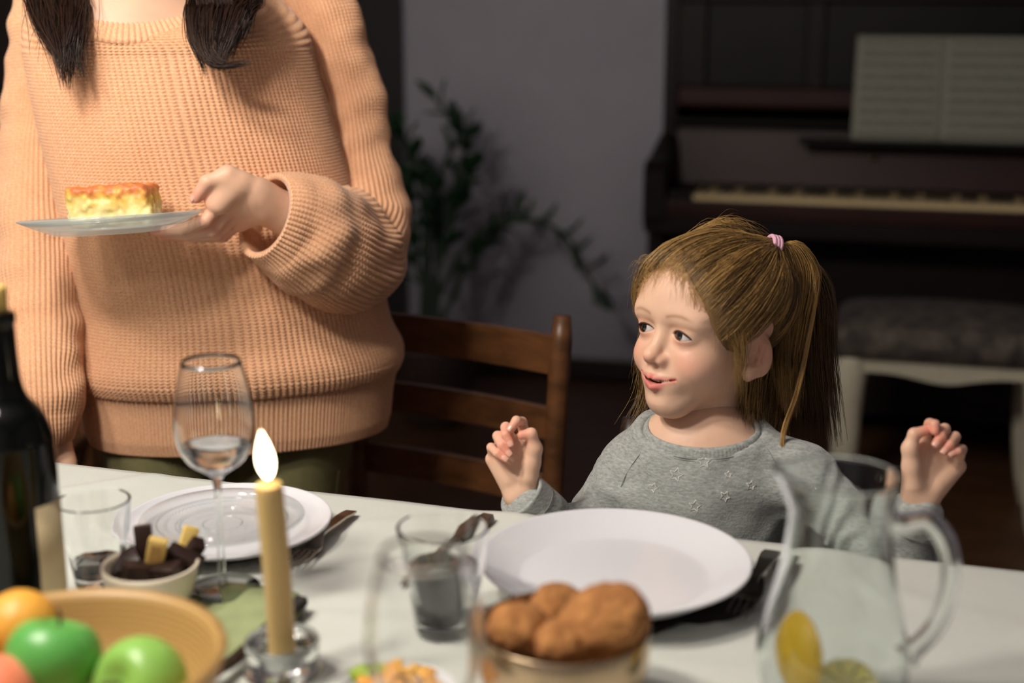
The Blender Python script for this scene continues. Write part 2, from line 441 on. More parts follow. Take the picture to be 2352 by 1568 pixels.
vor = k.n('ShaderNodeTexVoronoi', i_Scale=1.0); k.l(mpg.outputs[0], vor.inputs['Vector'])
note = mth('LESS_THAN', vor.outputs['Distance'], 0.30)
inx = mth('MULTIPLY', mth('GREATER_THAN', sx.outputs['X'], 0.07), mth('LESS_THAN', sx.outputs['X'], 0.93))
iny = mth('MULTIPLY', mth('GREATER_THAN', sx.outputs['Y'], 0.05), mth('LESS_THAN', sx.outputs['Y'], 0.95))
ink = mth('MULTIPLY', mth('MULTIPLY', mth('MAXIMUM', line, note), instave), mth('MULTIPLY', inx, iny))
mx = k.n('ShaderNodeMix', data_type='RGBA'); mx.inputs['A'].default_value = (*srgb(142, 142, 130), 1); mx.inputs['B'].default_value = (*srgb(50, 50, 46), 1)
k.l(ink, mx.inputs['Factor']); k.l(mx.outputs['Result'], k.b.inputs['Base Color']); M['sheet'] = k.m
book = empty('sheet_music_book', xf(PU, [[0.78, 0.17, 0.856]])[0])
tag(book, 'open book of printed sheet music standing on the dark piano', 'sheet music')
def page(x0, x1, flip, bend):
    n, m_ = 14, 10; V = []; F = []; uv = []
    for j in range(m_):
        for i in range(n):
            a = i / (n - 1); b = j / (m_ - 1)
            xx = x0 + (x1 - x0) * a
            off = bend * math.sin(math.pi * (a if not flip else 1 - a) ** 0.6)
            V.append((xx, 0.150 + 0.085 * b - off, 0.857 + 0.275 * b)); uv.append((a, b))
    top = len(V)
    V += [(x, y + 0.004, z) for x, y, z in V]
    for j in range(m_ - 1):
        for i in range(n - 1):
            q = (j * n + i, j * n + i + 1, (j + 1) * n + i + 1, (j + 1) * n + i)
            F.append(q); F.append(tuple(top + t for t in reversed(q)))
    rim = [i for i in range(n)] + [j * n + n - 1 for j in range(1, m_)] + [(m_ - 1) * n + i for i in range(n - 2, -1, -1)] + [j * n for j in range(m_ - 2, 0, -1)]
    for a, b in zip(rim, rim[1:] + rim[:1]): F.append((b, a, top + a, top + b))
    o = mk('page', xf(PU, np.array(V)), F, M['sheet'], book)
    ul = o.data.uv_layers.new(name='UVMap'); uv = uv + uv
    for lp in o.data.loops: ul.data[lp.index].uv = uv[lp.vertex_index]
page(0.54, 0.772, False, 0.006); page(0.772, 1.004, True, 0.006)

# ---- upholstered stool with cream cabriole legs
SO = np.array([0.77, 3.27, 0.0])
SM = np.eye(4); SM[:3, 0] = EX; SM[:3, 1] = EY; SM[:3, 3] = SO
SW, SD = 0.50, 0.36
st = empty('piano_stool', xf(SM, [[SW / 2, SD / 2, 0]])[0])
tag(st, 'low stool with dark patterned cushion and curved cream legs before the piano', 'stool')
def slab(w, d, z0, z1, puff, nn=22):
    V = []; F = []
    for j in range(nn):
        for i in range(nn):
            a = i / (nn - 1) * 2 - 1; b = j / (nn - 1) * 2 - 1
            e = max(0, 1 - abs(a) ** 6) * max(0, 1 - abs(b) ** 6)
            V.append(((a + 1) / 2 * w, (b + 1) / 2 * d, z0 + (z1 - z0) * (0.62 + 0.38 * e ** 0.35) + puff * (1 - a * a) * (1 - b * b)))
    t = len(V); V += [(x, y, z0) for x, y, z in V]
    for j in range(nn - 1):
        for i in range(nn - 1):
            q = (j * nn + i, j * nn + i + 1, (j + 1) * nn + i + 1, (j + 1) * nn + i); F.append(q); F.append(tuple(t + x for x in reversed(q)))
    rim = list(range(nn)) + [j * nn + nn - 1 for j in range(1, nn)] + [(nn - 1) * nn + i for i in range(nn - 2, -1, -1)] + [j * nn for j in range(nn - 2, 0, -1)]
    for a, b in zip(rim, rim[1:] + rim[:1]): F.append((b, a, t + a, t + b))
    return np.array(V), F
cv, cf = slab(SW + 0.02, SD + 0.02, 0.45, 0.525, 0.022); cv = cv - np.array([0.01, 0.01, 0])
mk('cushion', xf(SM, cv), cf, M['stoolfab'], st)
for k_, (x, y) in enumerate(((0, 0), (SW, 0), (0, SD), (SW, SD))):
    sx_ = 1 if x == 0 else -1; sy_ = 1 if y == 0 else -1
    path = smooth_path([(x + sx_ * 0.034, y + sy_ * 0.034, 0.45), (x + sx_ * 0.028, y + sy_ * 0.028, 0.36), (x + sx_ * 0.03, y + sy_ * 0.03, 0.2), (x + sx_ * 0.02, y + sy_ * 0.02, 0.06), (x + sx_ * 0.006, y + sy_ * 0.006, 0.001)], 18)
    rad = np.interp(np.linspace(0, 1, 18), [0, 0.18, 0.5, 0.85, 1], [0.042, 0.044, 0.033, 0.02, 0.024])
    mk('leg', *tube(xf(SM, path), rad, 12), M['cream'], st)
def apron(axis):
    L = SW if axis == 0 else SD
    for side in (0, 1):
        n = 20; V = []; F = []
        for i in range(n):
            a = i / (n - 1)
            zb = 0.392 - 0.022 * math.cos(2 * math.pi * a) ** 1 * -1 * 0 - 0.02 * math.exp(-((a - 0.5) / 0.16) ** 2) - 0.03 * (math.exp(-(a / 0.08) ** 2) + math.exp(-((1 - a) / 0.08) ** 2))
            p = 0.008 + (0 if side == 0 else (SD if axis == 0 else SW) - 0.036)
            for dy in (0, 0.02):
                for z in (zb + 0.022, 0.45):
                    V.append((a * L, p + dy, z) if axis == 0 else (p + dy, a * L, z))
        for i in range(n - 1):
            b = i * 4; c = b + 4
            F += [(b, c, c + 1, b + 1), (b + 2, b + 3, c + 3, c + 2), (b, b + 2, c + 2, c), (b + 1, c + 1, c + 3, b + 3)]
        F += [(0, 1, 3, 2), (4 * n - 4, 4 * n - 2, 4 * n - 1, 4 * n - 3)]
        mk('apron', xf(SM, np.array(V)), F, M['cream'], st, smooth=False)
apron(0); apron(1)

# ---- potted zz plant before the grey wall
pc = W(1000, 850, 4.35); pc[2] = 0.0
pl = empty('potted_plant', pc)
tag(pl, 'leafy dark green potted plant with one arching stem against the grey wall', 'plant')
mk('pot', *lathe([(0.0, 0.0), (0.085, 0.0), (0.10, 0.02), (0.125, 0.23), (0.13, 0.25), (0.122, 0.252), (0.115, 0.225), (0.0, 0.22)], 32, pc), M['pot'], pl)
mk('soil', *lathe([(0.0, 0.221), (0.112, 0.221), (0.112, 0.229), (0.0, 0.232)], 24, pc), M['soil'], pl)
lf = []; nl = 9
for i in range(nl):
    a = i / (nl - 1); w = 0.021 * math.sin(math.pi * min(1, a * 0.94 + 0.05)) ** 0.8
    for s, dz in ((-1, 0.004), (0, -0.002), (1, 0.004)): lf.append((s * w, a * 0.085, dz + 0.006 * math.sin(a * 3)))
lf += [(x, y, z - 0.0015) for x, y, z in lf]; n3 = nl * 3; lF = []
for i in range(nl - 1):
    for j in range(2):
        q = (i * 3 + j, i * 3 + j + 1, i * 3 + j + 4, i * 3 + j + 3); lF.append(q); lF.append(tuple(n3 + t for t in reversed(q)))
    for j, s in ((0, 1), (2, -1)):
        q = (i * 3 + j, i * 3 + 3 + j, n3 + i * 3 + 3 + j, n3 + i * 3 + j); lF.append(q if s > 0 else tuple(reversed(q)))
lme = mesh_from('leaf', np.array(lf), lF); lme.materials.append(M['leaf'])
def stem_path(*pts): return smooth_path([W(x, y, t) if t else pc for x, y, t in pts], 26)
base = lambda dx, dy: pc + np.array([dx, dy, 0.225])
stems = [
    [(985, 600, 4.33), (1000, 430, 4.30), (1050, 310, 4.28), (1000, 230, 4.27)],
    [(1010, 560, 4.38), (1045, 420, 4.40), (1075, 320, 4.40), (1060, 290, 4.4)],
    [(975, 560, 4.30), (965, 430, 4.26), (935, 330, 4.22), (915, 300, 4.2)],
    [(1050, 600, 4.36), (1110, 530, 4.36), (1210, 505, 4.34), (1290, 535, 4.3), (1335, 600, 4.28), (1365, 660, 4.28)],
    [(1000, 520, 4.42), (985, 420, 4.46), (950, 400, 4.48)],
    [(1030, 540, 4.33), (1060, 440, 4.3), (1080, 380, 4.29)],
    [(960, 620, 4.36), (945, 500, 4.4), (930, 440, 4.4)],
    [(1080, 600, 4.40), (1130, 540, 4.44), (1180, 480, 4.45)],
]
rnd = random.Random(11)
for si, s in enumerate(stems):
    b = base(rnd.uniform(-0.05, 0.05), rnd.uniform(-0.04, 0.04))
    P = smooth_path(np.vstack([b, b + np.array([0, 0, 0.06]), [W(*q) for q in s]]), 40)
    mk('stem', *tube(P, np.linspace(0.011, 0.004, 40), 8), M['stem'], pl)
    T_, N_, B_ = frames(P)
    nlf = 15 if si != 3 else 14; i0 = 17 if si != 3 else 16
    for q in range(nlf):
        i = int(i0 + (39 - i0) * q / (nlf - 1)); sgn = 1 if q % 2 else -1
        side = N_[i] * math.cos(q * 0.5 + si) + B_[i] * math.sin(q * 0.5 + si)
        if si == 3: side = np.array([0.1, -0.2, 0.97])
        d = nrm(T_[i] * (0.75 if q < nlf - 1 else 3) + side * sgn * 0.9 + np.array([0, 0, 0.15]))
        x = nrm(np.cross(d, T_[i] + 0.3 * rnd.random())); z = np.cross(x, d)
        Mx = Matrix(((x[0], d[0], z[0], 0), (x[1], d[1], z[1], 0), (x[2], d[2], z[2], 0), (0, 0, 0, 1)))
        o = bpy.data.objects.new('leaf', lme); C.objects.link(o); o.parent = pl
        o.matrix_local = Matrix.Translation(Vector(P[i] - pc)) @ Mx @ Matrix.Scale(rnd.uniform(0.75, 1.1), 4)

# ------------------------------------------------------------------ table
TA = math.atan2(-0.312, 1.0)
TE = np.array([math.cos(TA), math.sin(TA), 0]); TN = np.array([-math.sin(TA), math.cos(TA), 0])
T0 = np.array([-0.026, 1.449, 0.0])
TM = np.eye(4); TM[:3, 0] = TE; TM[:3, 1] = TN; TM[:3, 3] = T0
TL0, TL1, TD = -0.95, 0.95, 0.95
tb = empty('dining_table', xf(TM, [[0, -TD / 2, 0]])[0])
tag(tb, 'long wooden dining table under the white cloth', 'table')
mk('tabletop', *box((TL0, -TD, 0.715), (TL1, -0.004, 0.742), 0.003, M=TM), M['tablewood'], tb, smooth=False)
for x in (TL0 + 0.08, TL1 - 0.08):
    for y in (-TD + 0.08, -0.085):
        mk('leg', *box((x - 0.03, y - 0.03, 0.001), (x + 0.03, y + 0.03, 0.715), 0.004, M=TM), M['tablewood'], tb, smooth=False)
# cloth with hem hanging over each edge
nx, ny = 220, 130; drop = 0.20
us = np.concatenate([np.linspace(TL0 - drop, TL0, 14)[:-1], np.linspace(TL0, TL1, nx - 26), np.linspace(TL1, TL1 + drop, 14)[1:]])
vs = np.concatenate([np.linspace(-TD - drop, -TD, 14)[:-1], np.linspace(-TD, 0, ny - 26), np.linspace(0, drop, 14)[1:]])
U, Vv = np.meshgrid(us, vs)
def fold(a, lo, hi):
    over = np.maximum(0, a - hi) + np.maximum(0, lo - a); return np.clip(a, lo, hi), over
Xc, ou = fold(U, TL0, TL1); Yc, ov = fold(Vv, -TD, 0.0)
z = 0.7495 - np.maximum(ou, ov)
wave = 0.012 * np.sin(U * 23 + 1.1) * np.clip(ov / drop, 0, 1) ; wave2 = 0.012 * np.sin(Vv * 21) * np.clip(ou / drop, 0, 1)
Yc = Yc + np.where(Vv > 0, 0.006 * (ov > 0) + wave, np.where(Vv < -TD, -0.006 * (ov > 0) - wave, 0))
Xc = Xc + np.where(U > TL1, 0.006 * (ou > 0) + wave2, np.where(U < TL0, -0.006 * (ou > 0) - wave2, 0))
PP = np.stack([Xc, Yc, z], -1).reshape(-1, 3)
top = (np.maximum(ou, ov).reshape(-1) < 1e-6)
q = np.stack([U.ravel(), Vv.ravel(), 0 * U.ravel()], -1)
ridge = np.abs(vnoise(q * np.array([1, 3.2, 1]) + 3.1, 3.0)); creas = 0.0035 * np.exp(-(ridge / 0.05) ** 2) + 0.002 * vnoise(q, 9)
def crease_line(p0, p1, amp, wid):
    p0 = np.linalg.inv(TM) @ np.append(p0, 1); p1 = np.linalg.inv(TM) @ np.append(p1, 1)
    d = p1[:2] - p0[:2]; L = np.hypot(*d); d /= L; r = q[:, :2] - p0[:2]; s = r @ d; e = np.abs(r @ np.array([-d[1], d[0]]))
    return amp * np.exp(-(e / wid) ** 2) * np.clip(np.minimum(s, L - s) / 0.03 + 1, 0, 1) * ((s > -0.03) & (s < L + 0.03))
for a, b, am, wd in (((150, 1130), (330, 1100), 0.008, 0.012), ((700, 1380), (1000, 1375), 0.003, 0.012), ((690, 1320), (930, 1310), 0.003, 0.01), ((1130, 1185), (1200, 1183), 0.006, 0.016), ((1500, 1480), (1640, 1440), 0.008, 0.02), ((850, 1200), (1000, 1190), 0.003, 0.01)):
    creas = creas + crease_line(Tz(*a), Tz(*b), am, wd)
creas = creas * 0.6
PP[:, 2] += np.where(top, np.clip(creas, -0.001, 1), 0)
PP[:, 2] = np.where(top, np.maximum(PP[:, 2], 0.7485), PP[:, 2])
idx = np.arange(PP.shape[0]).reshape(U.shape)
FF = np.stack([idx[:-1, :-1], idx[:-1, 1:], idx[1:, 1:], idx[1:, :-1]], -1).reshape(-1, 4)
clo = mk('tablecloth', xf(TM, PP), FF, M['cloth'], loc=xf(TM, [[0, -TD / 2, 0.55]])[0])
tag(clo, 'off-white linen tablecloth covering the whole dining table', 'tablecloth')
sol = clo.modifiers.new('thick', 'SOLIDIFY'); sol.thickness = 0.0012; sol.offset = -1

# ------------------------------------------------------------------ chairs
def ladder_chair(name, base, yaw, wid, hgt, seat_z, dep, m, label, rails=3, cols=None):
    """yaw: direction of the back's width; the seat points to local -y"""
    Mx = mat_yaw(base, yaw); ch = empty(name, base); tag(ch, label, 'chair')
    for s in (-1, 1):
        P = smooth_path([(s * wid / 2, 0.0, 0.001), (s * wid / 2, 0.0, seat_z), (s * wid / 2 , 0.035, hgt)], 22)
        V, F = tube(xf(Mx, P), np.interp(np.linspace(0, 1, 22), [0, 0.03, 0.9, 0.985, 1], [0.012, 0.016, 0.0165, 0.016, 0.0125]), 14)
        mk('back_post', V, F, m, ch)
        P = np.array([(s * (wid / 2 + 0.01), -dep, 0.001), (s * (wid / 2 + 0.01), -dep, seat_z)])
        mk('front_leg', *tube(xf(Mx, P), [0.013, 0.017], 12), m, ch)
        mk('stretcher', *tube(xf(Mx, np.array([(s * wid / 2, 0, 0.16), (s * (wid / 2 + 0.01), -dep, 0.16)])), 0.009, 8), m, ch)
    mk('stretcher', *tube(xf(Mx, np.array([(-wid / 2, -dep, 0.2), (wid / 2, -dep, 0.2)])), 0.009, 8), m, ch)
    mk('seat', *box((-wid / 2 - 0.015, -dep - 0.015, seat_z - 0.012), (wid / 2 + 0.015, 0.012, seat_z + 0.014), 0.006, M=Mx), m, ch)
    zs = np.linspace(hgt - 0.06, seat_z + 0.12, rails)
    for i, zc in enumerate(zs):
        yb = 0.035 * max(0, (zc - seat_z) / (hgt - seat_z)) ; hh = 0.024 if i else 0.029
        n = 12; V = []; F = []
        for j in range(n):
            a = j / (n - 1); x = -wid / 2 + wid * a; bow = 0.014 * math.sin(math.pi * a)
            for dy, dz in ((-0.007, -hh), (-0.007, hh), (0.007, hh), (0.007, -hh)): V.append((x, yb + bow + dy, zc + dz))
        for j in range(n - 1):
            for e in range(4): F.append((j * 4 + e, j * 4 + 4 + e, j * 4 + 4 + (e + 1) % 4, j * 4 + (e + 1) % 4))
        F += [(3, 2, 1, 0), tuple(4 * n - 4 + e for e in range(4))]
        mk('back_rail', xf(Mx, np.array(V)), F, m, ch, smooth=False)
    return ch
# chair between woman and girl
pr = W(1292, 725, 2.10); plf = W(838, 700, 2.28)
base = (pr + plf) / 2; hgt = 0.82; cy = math.degrees(math.atan2(pr[1] - plf[1], pr[0] - plf[0])); cw = float(np.hypot(*(pr - plf)[:2]))
bdir = np.array([-math.sin(math.radians(cy)), math.cos(math.radians(cy)), 0])
b0 = np.array([base[0], base[1], 0]) - bdir * 0.035
ladder_chair('ladder_back_chair', b0, cy, cw, float(pr[2]), 0.44, 0.27, M['chair'], 'brown wooden ladder-back chair standing empty between woman and girl')
# chair the girl sits on
ladder_chair('ladder_back_chair', np.array([0.315, 1.655, 0]), math.degrees(TA), 0.36, 0.765, 0.42, 0.33, M['chairdark'], 'dark wooden chair that the girl in grey sits on')
# chair at the far left behind the woman
c3 = W(60, 1000, 2.72)
ladder_chair('ladder_back_chair', np.array([c3[0] - 0.09, c3[1] + 0.10, 0]), -8, 0.36, 0.80, 0.44, 0.36, M['chair'], 'wooden chair mostly hidden behind the standing woman, its seat corner showing')
# ------------------------------------------------------------------ chandelier over the table (above the frame)
lc = np.array([-0.78, 0.89, 1.95])
lamp = empty('chandelier', lc); tag(lamp, 'dark metal chandelier with three bulbs hanging above the table', 'lamp')
mk('rod', *tube(np.array([lc + [0, 0, 0.16], [lc[0], lc[1], 2.699]]), 0.006, 8), M['lampmetal'], lamp)
mk('hub', *lathe([(0.0, 0.1), (0.02, 0.105), (0.03, 0.13), (0.02, 0.16), (0.0, 0.165)], 16, lc), M['lampmetal'], lamp)
for bx, by, bz, wt in BULBS:
    b = np.array([bx, by, bz])
    mk('arm', *tube(smooth_path([lc + [0, 0, 0.13], (lc + b) / 2 + [0, 0, 0.17], b + [0, 0, 0.11]], 10), 0.005, 8), M['lampmetal'], lamp)
    mk('socket', *lathe([(0.0, 0.115), (0.014, 0.112), (0.016, 0.05), (0.0, 0.05)], 12, b), M['lampmetal'], lamp)
    ld = bpy.data.lights.new('bulb', 'POINT'); ld.energy = wt; ld.color = BULB_COLOR; ld.shadow_soft_size = 0.075
    lo = bpy.data.objects.new('bulb_light', ld); C.objects.link(lo); lo.parent = lamp; lo.location = Vector(b - lc)

# ------------------------------------------------------------------ plates
def plate_obj(name, c, R, h, label, m, foot=0.6):
    prof = [(0.0, 0.004), (R * foot, 0.004), (R * foot, 0.0), (R * (foot + 0.03), 0.0), (R * 0.78, 0.006), (R * 0.96, h - 0.003), (R, h), (R * 0.985, h + 0.002), (R * 0.9, h - 0.004), (R * 0.74, 0.0105), (R * 0.6, 0.008), (0.0, 0.008)]
    P = smooth_path(np.array(prof)[3:], 40)
    prof = np.vstack([prof[:3], P]); prof[:, 0] = np.maximum(prof[:, 0], 0)
    o = mk(name, *lathe(prof, 96, c), m, loc=c); tag(o, label, 'plate'); return o
pc1 = Tz(1412, 1281, 0.784); pc1 = np.array([pc1[0], pc1[1], 0.7595])
plate_obj('dinner_plate', pc1, 0.1265, 0.024, 'large plain white dinner plate in front of the girl', M['china'])
pc2 = Tz(522, 1196, 0.768); pc2 = np.array([pc2[0], pc2[1], 0.7525])
plate_obj('dinner_plate', pc2, 0.1065, 0.017, 'white plate with a clear glass plate on top, before the woman', M['china'])
# pressed glass plate on it
def glass_plate_prof(R, h):
    P = [(0.0, 0.0), (R * 0.52, 0.0), (R * 0.6, 0.001), (R * 0.8, h * 0.5), (R, h), (R * 0.985, h + 0.0015), (R * 0.8, h * 0.5 + 0.003), (R * 0.6, 0.004), (R * 0.52, 0.003), (0.0, 0.003)]
    return np.array(P)
gp = empty('glass_plate', pc2 + [0, 0, 0.010]); tag(gp, 'small clear pressed-glass plate resting on the white plate', 'plate')
gc = pc2 + np.array([-0.004, -0.004, 0.0105])
V, F = lathe(glass_plate_prof(0.084, 0.011), 72, gc); mk('dish', V, F, M['glassplate'], gp)
for r, z, a in ((0.043, 0.0042, 0.0014), (0.047, 0.0045, 0.001), (0.066, 0.0075, 0.001), (0.02, 0.004, 0.001)):
    t_ = np.linspace(0, 2 * math.pi, 60); P = np.stack([gc[0] + r * np.cos(t_), gc[1] + r * np.sin(t_), np.full(60, gc[2] + z)], -1)
    mk('raised_ring', *tube(P, a, 6, caps=False), M['glassplate'], gp)
V, F = box((-0.0005, -0.0035, 0), (0.0005, 0.0035, 0.0012), 0.0003, 1); rme = mesh_from('raised_bead', V, F); rme.materials.append(M['glassplate'])
for i in range(64):
    a = i / 64 * 2 * math.pi
    o = bpy.data.objects.new('raised_bead', rme); C.objects.link(o); o.parent = gp
    o.matrix_local = Matrix.Translation(Vector(gc + np.array([0.057 * math.cos(a), 0.057 * math.sin(a), 0.0062]) - origin_of(gp))) @ Matrix.Rotation(a + 0.5, 4, 'Z')

# ------------------------------------------------------------------ cutlery
def fork(tip, end, label, m, zt=0.7525, group=None, tine_len=0.038, wid=0.0105, hw=(0.0035, 0.007)):
    tip = np.array(tip, float); end = np.array(end, float); tip[2] = end[2] = zt
    d = nrm(end - tip); s = np.array([-d[1], d[0], 0]); L = np.linalg.norm(end - tip)
    f = empty('fork', (tip + end) / 2); tag(f, label, 'fork')
    for i in range(4):
        o = (i - 1.5) / 1.5 * wid * 0.82
        P = [tip + s * o * 0.9 + [0, 0, 0.006], tip + d * 0.02 + s * o + [0, 0, 0.004], tip + d * (tine_len + 0.004) + s * o + [0, 0, 0.004]]
        mk('tine', *tube(smooth_path(P, 8), np.linspace(0.0009, 0.0016, 8), 6), m, f)
    n = 24; V = []; F = []
    for i in range(n):
        a = i / (n - 1); x = tine_len + (L - tine_len) * a
        w = np.interp(a, [0, 0.12, 0.26, 0.36, 0.9, 1.0], [wid, wid * 0.98, 0.004, hw[0], hw[1], hw[1] * 0.86])
        zz = np.interp(a, [0, 0.15, 0.3, 0.75, 1], [0.003, 0.002, 0.008, 0.006, 0.0015])
        for sd, dz in ((-w, 0), (w, 0), (w, 0.0022), (-w, 0.0022)): V.append(tip + d * x + s * sd + [0, 0, zz + dz])
    for i in range(n - 1):
        for e in range(4): F.append((i * 4 + e, i * 4 + (e + 1) % 4, i * 4 + 4 + (e + 1) % 4, i * 4 + 4 + e))
    F += [(3, 2, 1, 0), tuple(4 * n - 4 + e for e in range(4))]
    mk('handle', np.array(V), F, m, f, sharp=40)
def knife(tip, end, label, mb, mh, zt=0.7525, w=0.008):
    tip = np.array(tip, float); end = np.array(end, float); tip[2] = end[2] = zt
    d = nrm(end - tip); s = np.array([-d[1], d[0], 0]); L = np.linalg.norm(end - tip)
    f = empty('table_knife', (tip + end) / 2); tag(f, label, 'knife')
    def strip(a0, a1, ws, th, z0):
        n = 18; V = []; F = []
        for i in range(n):
            a = i / (n - 1); x = L * (a0 + (a1 - a0) * a); ww = np.interp(a, [q[0] for q in ws], [q[1] for q in ws])
            for sd, dz in ((-ww, 0), (ww, 0), (ww * 0.8, th), (-ww * 0.8, th)): V.append(tip + d * x + s * sd + [0, 0, z0 + dz])
        for i in range(n - 1):
            for e in range(4): F.append((i * 4 + e, i * 4 + (e + 1) % 4, i * 4 + 4 + (e + 1) % 4, i * 4 + 4 + e))
        F += [(3, 2, 1, 0), tuple(4 * n - 4 + e for e in range(4))]
        return np.array(V), F
    mk('blade', *strip(0, 0.53, [(0, 0.001), (0.15, w * 0.8), (1, w)], 0.0015, 0.002), mb, f, sharp=40)
    mk('handle', *strip(0.5, 1.0, [(0, w * 0.7), (0.1, w * 0.8), (0.9, w * 1.1), (1, w * 0.9)], 0.006, 0.0005), mh, f, sharp=40)
fork(Tz(672, 1312), Tz(808, 1184), 'steel dessert fork beside the plate before the woman', M['steel'])
knife(Tz(905, 1354), Tz(1122, 1197), 'table knife with brown handle behind the water tumbler by the large plate', M['steel'], M['knife'])
# charcoal napkin with fork under the girl's plate
def napkin(name, pts, z, th, m, label, wav=0.0, n=6):
    P = smooth_path([Tz(x, y, z)[:2] for x, y in pts + pts[:1]], len(pts) * n)[:-1]
    k_ = len(P); c = P.mean(0); rings = 7; V = []; F = []
    for r in range(rings):
        a = 1 - r / rings
        for q_ in P:
            p = c + (q_ - c) * a; zz = z + th + wav * (math.sin(p[0] * 90 + p[1] * 40) * 0.5 + 0.5) * (0.4 + 0.6 * (r > 0))
            V.append((p[0], p[1], zz))
    V.append((c[0], c[1], z + th)); tip = len(V) - 1
    for r in range(rings - 1):
        for j in range(k_): F.append((r * k_ + j, r * k_ + (j + 1) % k_, (r + 1) * k_ + (j + 1) % k_, (r + 1) * k_ + j))
    for j in range(k_): F.append(((rings - 1) * k_ + j, (rings - 1) * k_ + (j + 1) % k_, tip))
    b0 = len(V); V += [(p[0], p[1], z) for p in P]
    for j in range(k_): F.append((b0 + j, b0 + (j + 1) % k_, (j + 1) % k_, j))
    F.append(tuple(b0 + j for j in range(k_ - 1, -1, -1)))
    o = mk(name, np.array(V), F, m, loc=(c[0], c[1], z)); tag(o, label, 'napkin'); return o
napkin('napkin', [(1740, 1315), (1755, 1345), (1742, 1380), (1700, 1412), (1655, 1430), (1610, 1440), (1570, 1432), (1535, 1445), (1490, 1462), (1420, 1440), (1380, 1380), (1500, 1320), (1650, 1290)], 0.7512, 0.003, M['napdark'], 'dark charcoal cloth napkin half under the large white plate', 0.0015)
fork(Tz(1690, 1428, 0.756), Tz(1775, 1272, 0.756), 'dark fork lying on the charcoal napkin right of the large plate', M['steeldark'], zt=0.7565, hw=(0.004, 0.0095), wid=0.012)
napkin('napkin', [(450, 1368), (520, 1358), (605, 1360), (685, 1376), (690, 1412), (640, 1445), (590, 1480), (545, 1520), (505, 1540), (470, 1500), (440, 1430)], 0.7512, 0.006, M['napgreen'], 'sage green folded cloth napkin under the wine glass foot', 0.002)
knife(Tz(470, 1585, 0.757), Tz(694, 1392, 0.757), 'dark-handled knife along the edge of the sage green napkin', M['steeldark'], M['napdark'], zt=0.7605, w=0.007)

# ------------------------------------------------------------------ glasses
def lathe_mod(prof, n, c, fn=None):
    V, F = lathe(prof, n, (0, 0, 0), closed=True); V = V.copy()
    if fn: V = fn(V)
    return V + np.array(c), F
def tumbler(c, R, H, label, facets=9, level=0.5, name='tumbler'):
    o = empty(name, c); tag(o, label, 'glass')
    rb = R * 0.68; t = 0.0028
    out = [(0.0005, 0.0), (rb * 0.93, 0.0), (rb, 0.003), (rb * 1.03, H * 0.12), (R * 0.86, H * 0.55), (R * 0.9, H * 0.62), (R * 0.97, H * 0.85), (R, H - 0.001), (R - t * 0.5, H), (R - t, H - 0.001), (R * 0.97 - t, H * 0.85), (R * 0.86 - t, H * 0.55), (rb * 1.02 - t, H * 0.16), (rb * 0.8, H * 0.12), (0.0005, H * 0.115)]
    def fac(V):
        r = np.hypot(V[:, 0], V[:, 1]); a = np.arctan2(V[:, 1], V[:, 0]); per = 2 * math.pi / facets
        b = ((a + 10) % per) - per / 2; f = np.cos(per / 2) / np.cos(b)
        w = np.clip((H * 0.60 - V[:, 2]) / (H * 0.1), 0, 1) * np.clip((r - rb * 0.85) / (rb * 0.1), 0, 1)
        k_ = 1 + (f - 1) * w * 0.9
        V[:, 0] *= k_; V[:, 1] *= k_; return V
    V, F = lathe_mod(out, 72, c, fac); mk('wall', V, F, M['glass'], o, sharp=35)
    if level:
        r1 = np.interp(level, [0.16, 0.55, 0.85], [rb * 1.0 - t, R * 0.86 - t, R * 0.97 - t]) * 0.97 + 0.0004
        mk('water', *lathe([(0.0, H * 0.112), (rb * 0.8, H * 0.117), (rb * 0.99 - t, H * 0.16), (r1, H * level), (0.0, H * level)], 48, c), M['water'], o)
    return o
tumbler(Tz(1020, 1443, 0.7515), 0.0405, 0.0965, 'clear water tumbler standing left of the large white plate', 10, 0.62)
tumbler(Tz(228, 1338, 0.7515), 0.0345, 0.084, 'clear faceted tumbler between the wine bottle and the chocolate bowl', 9, 0.3)
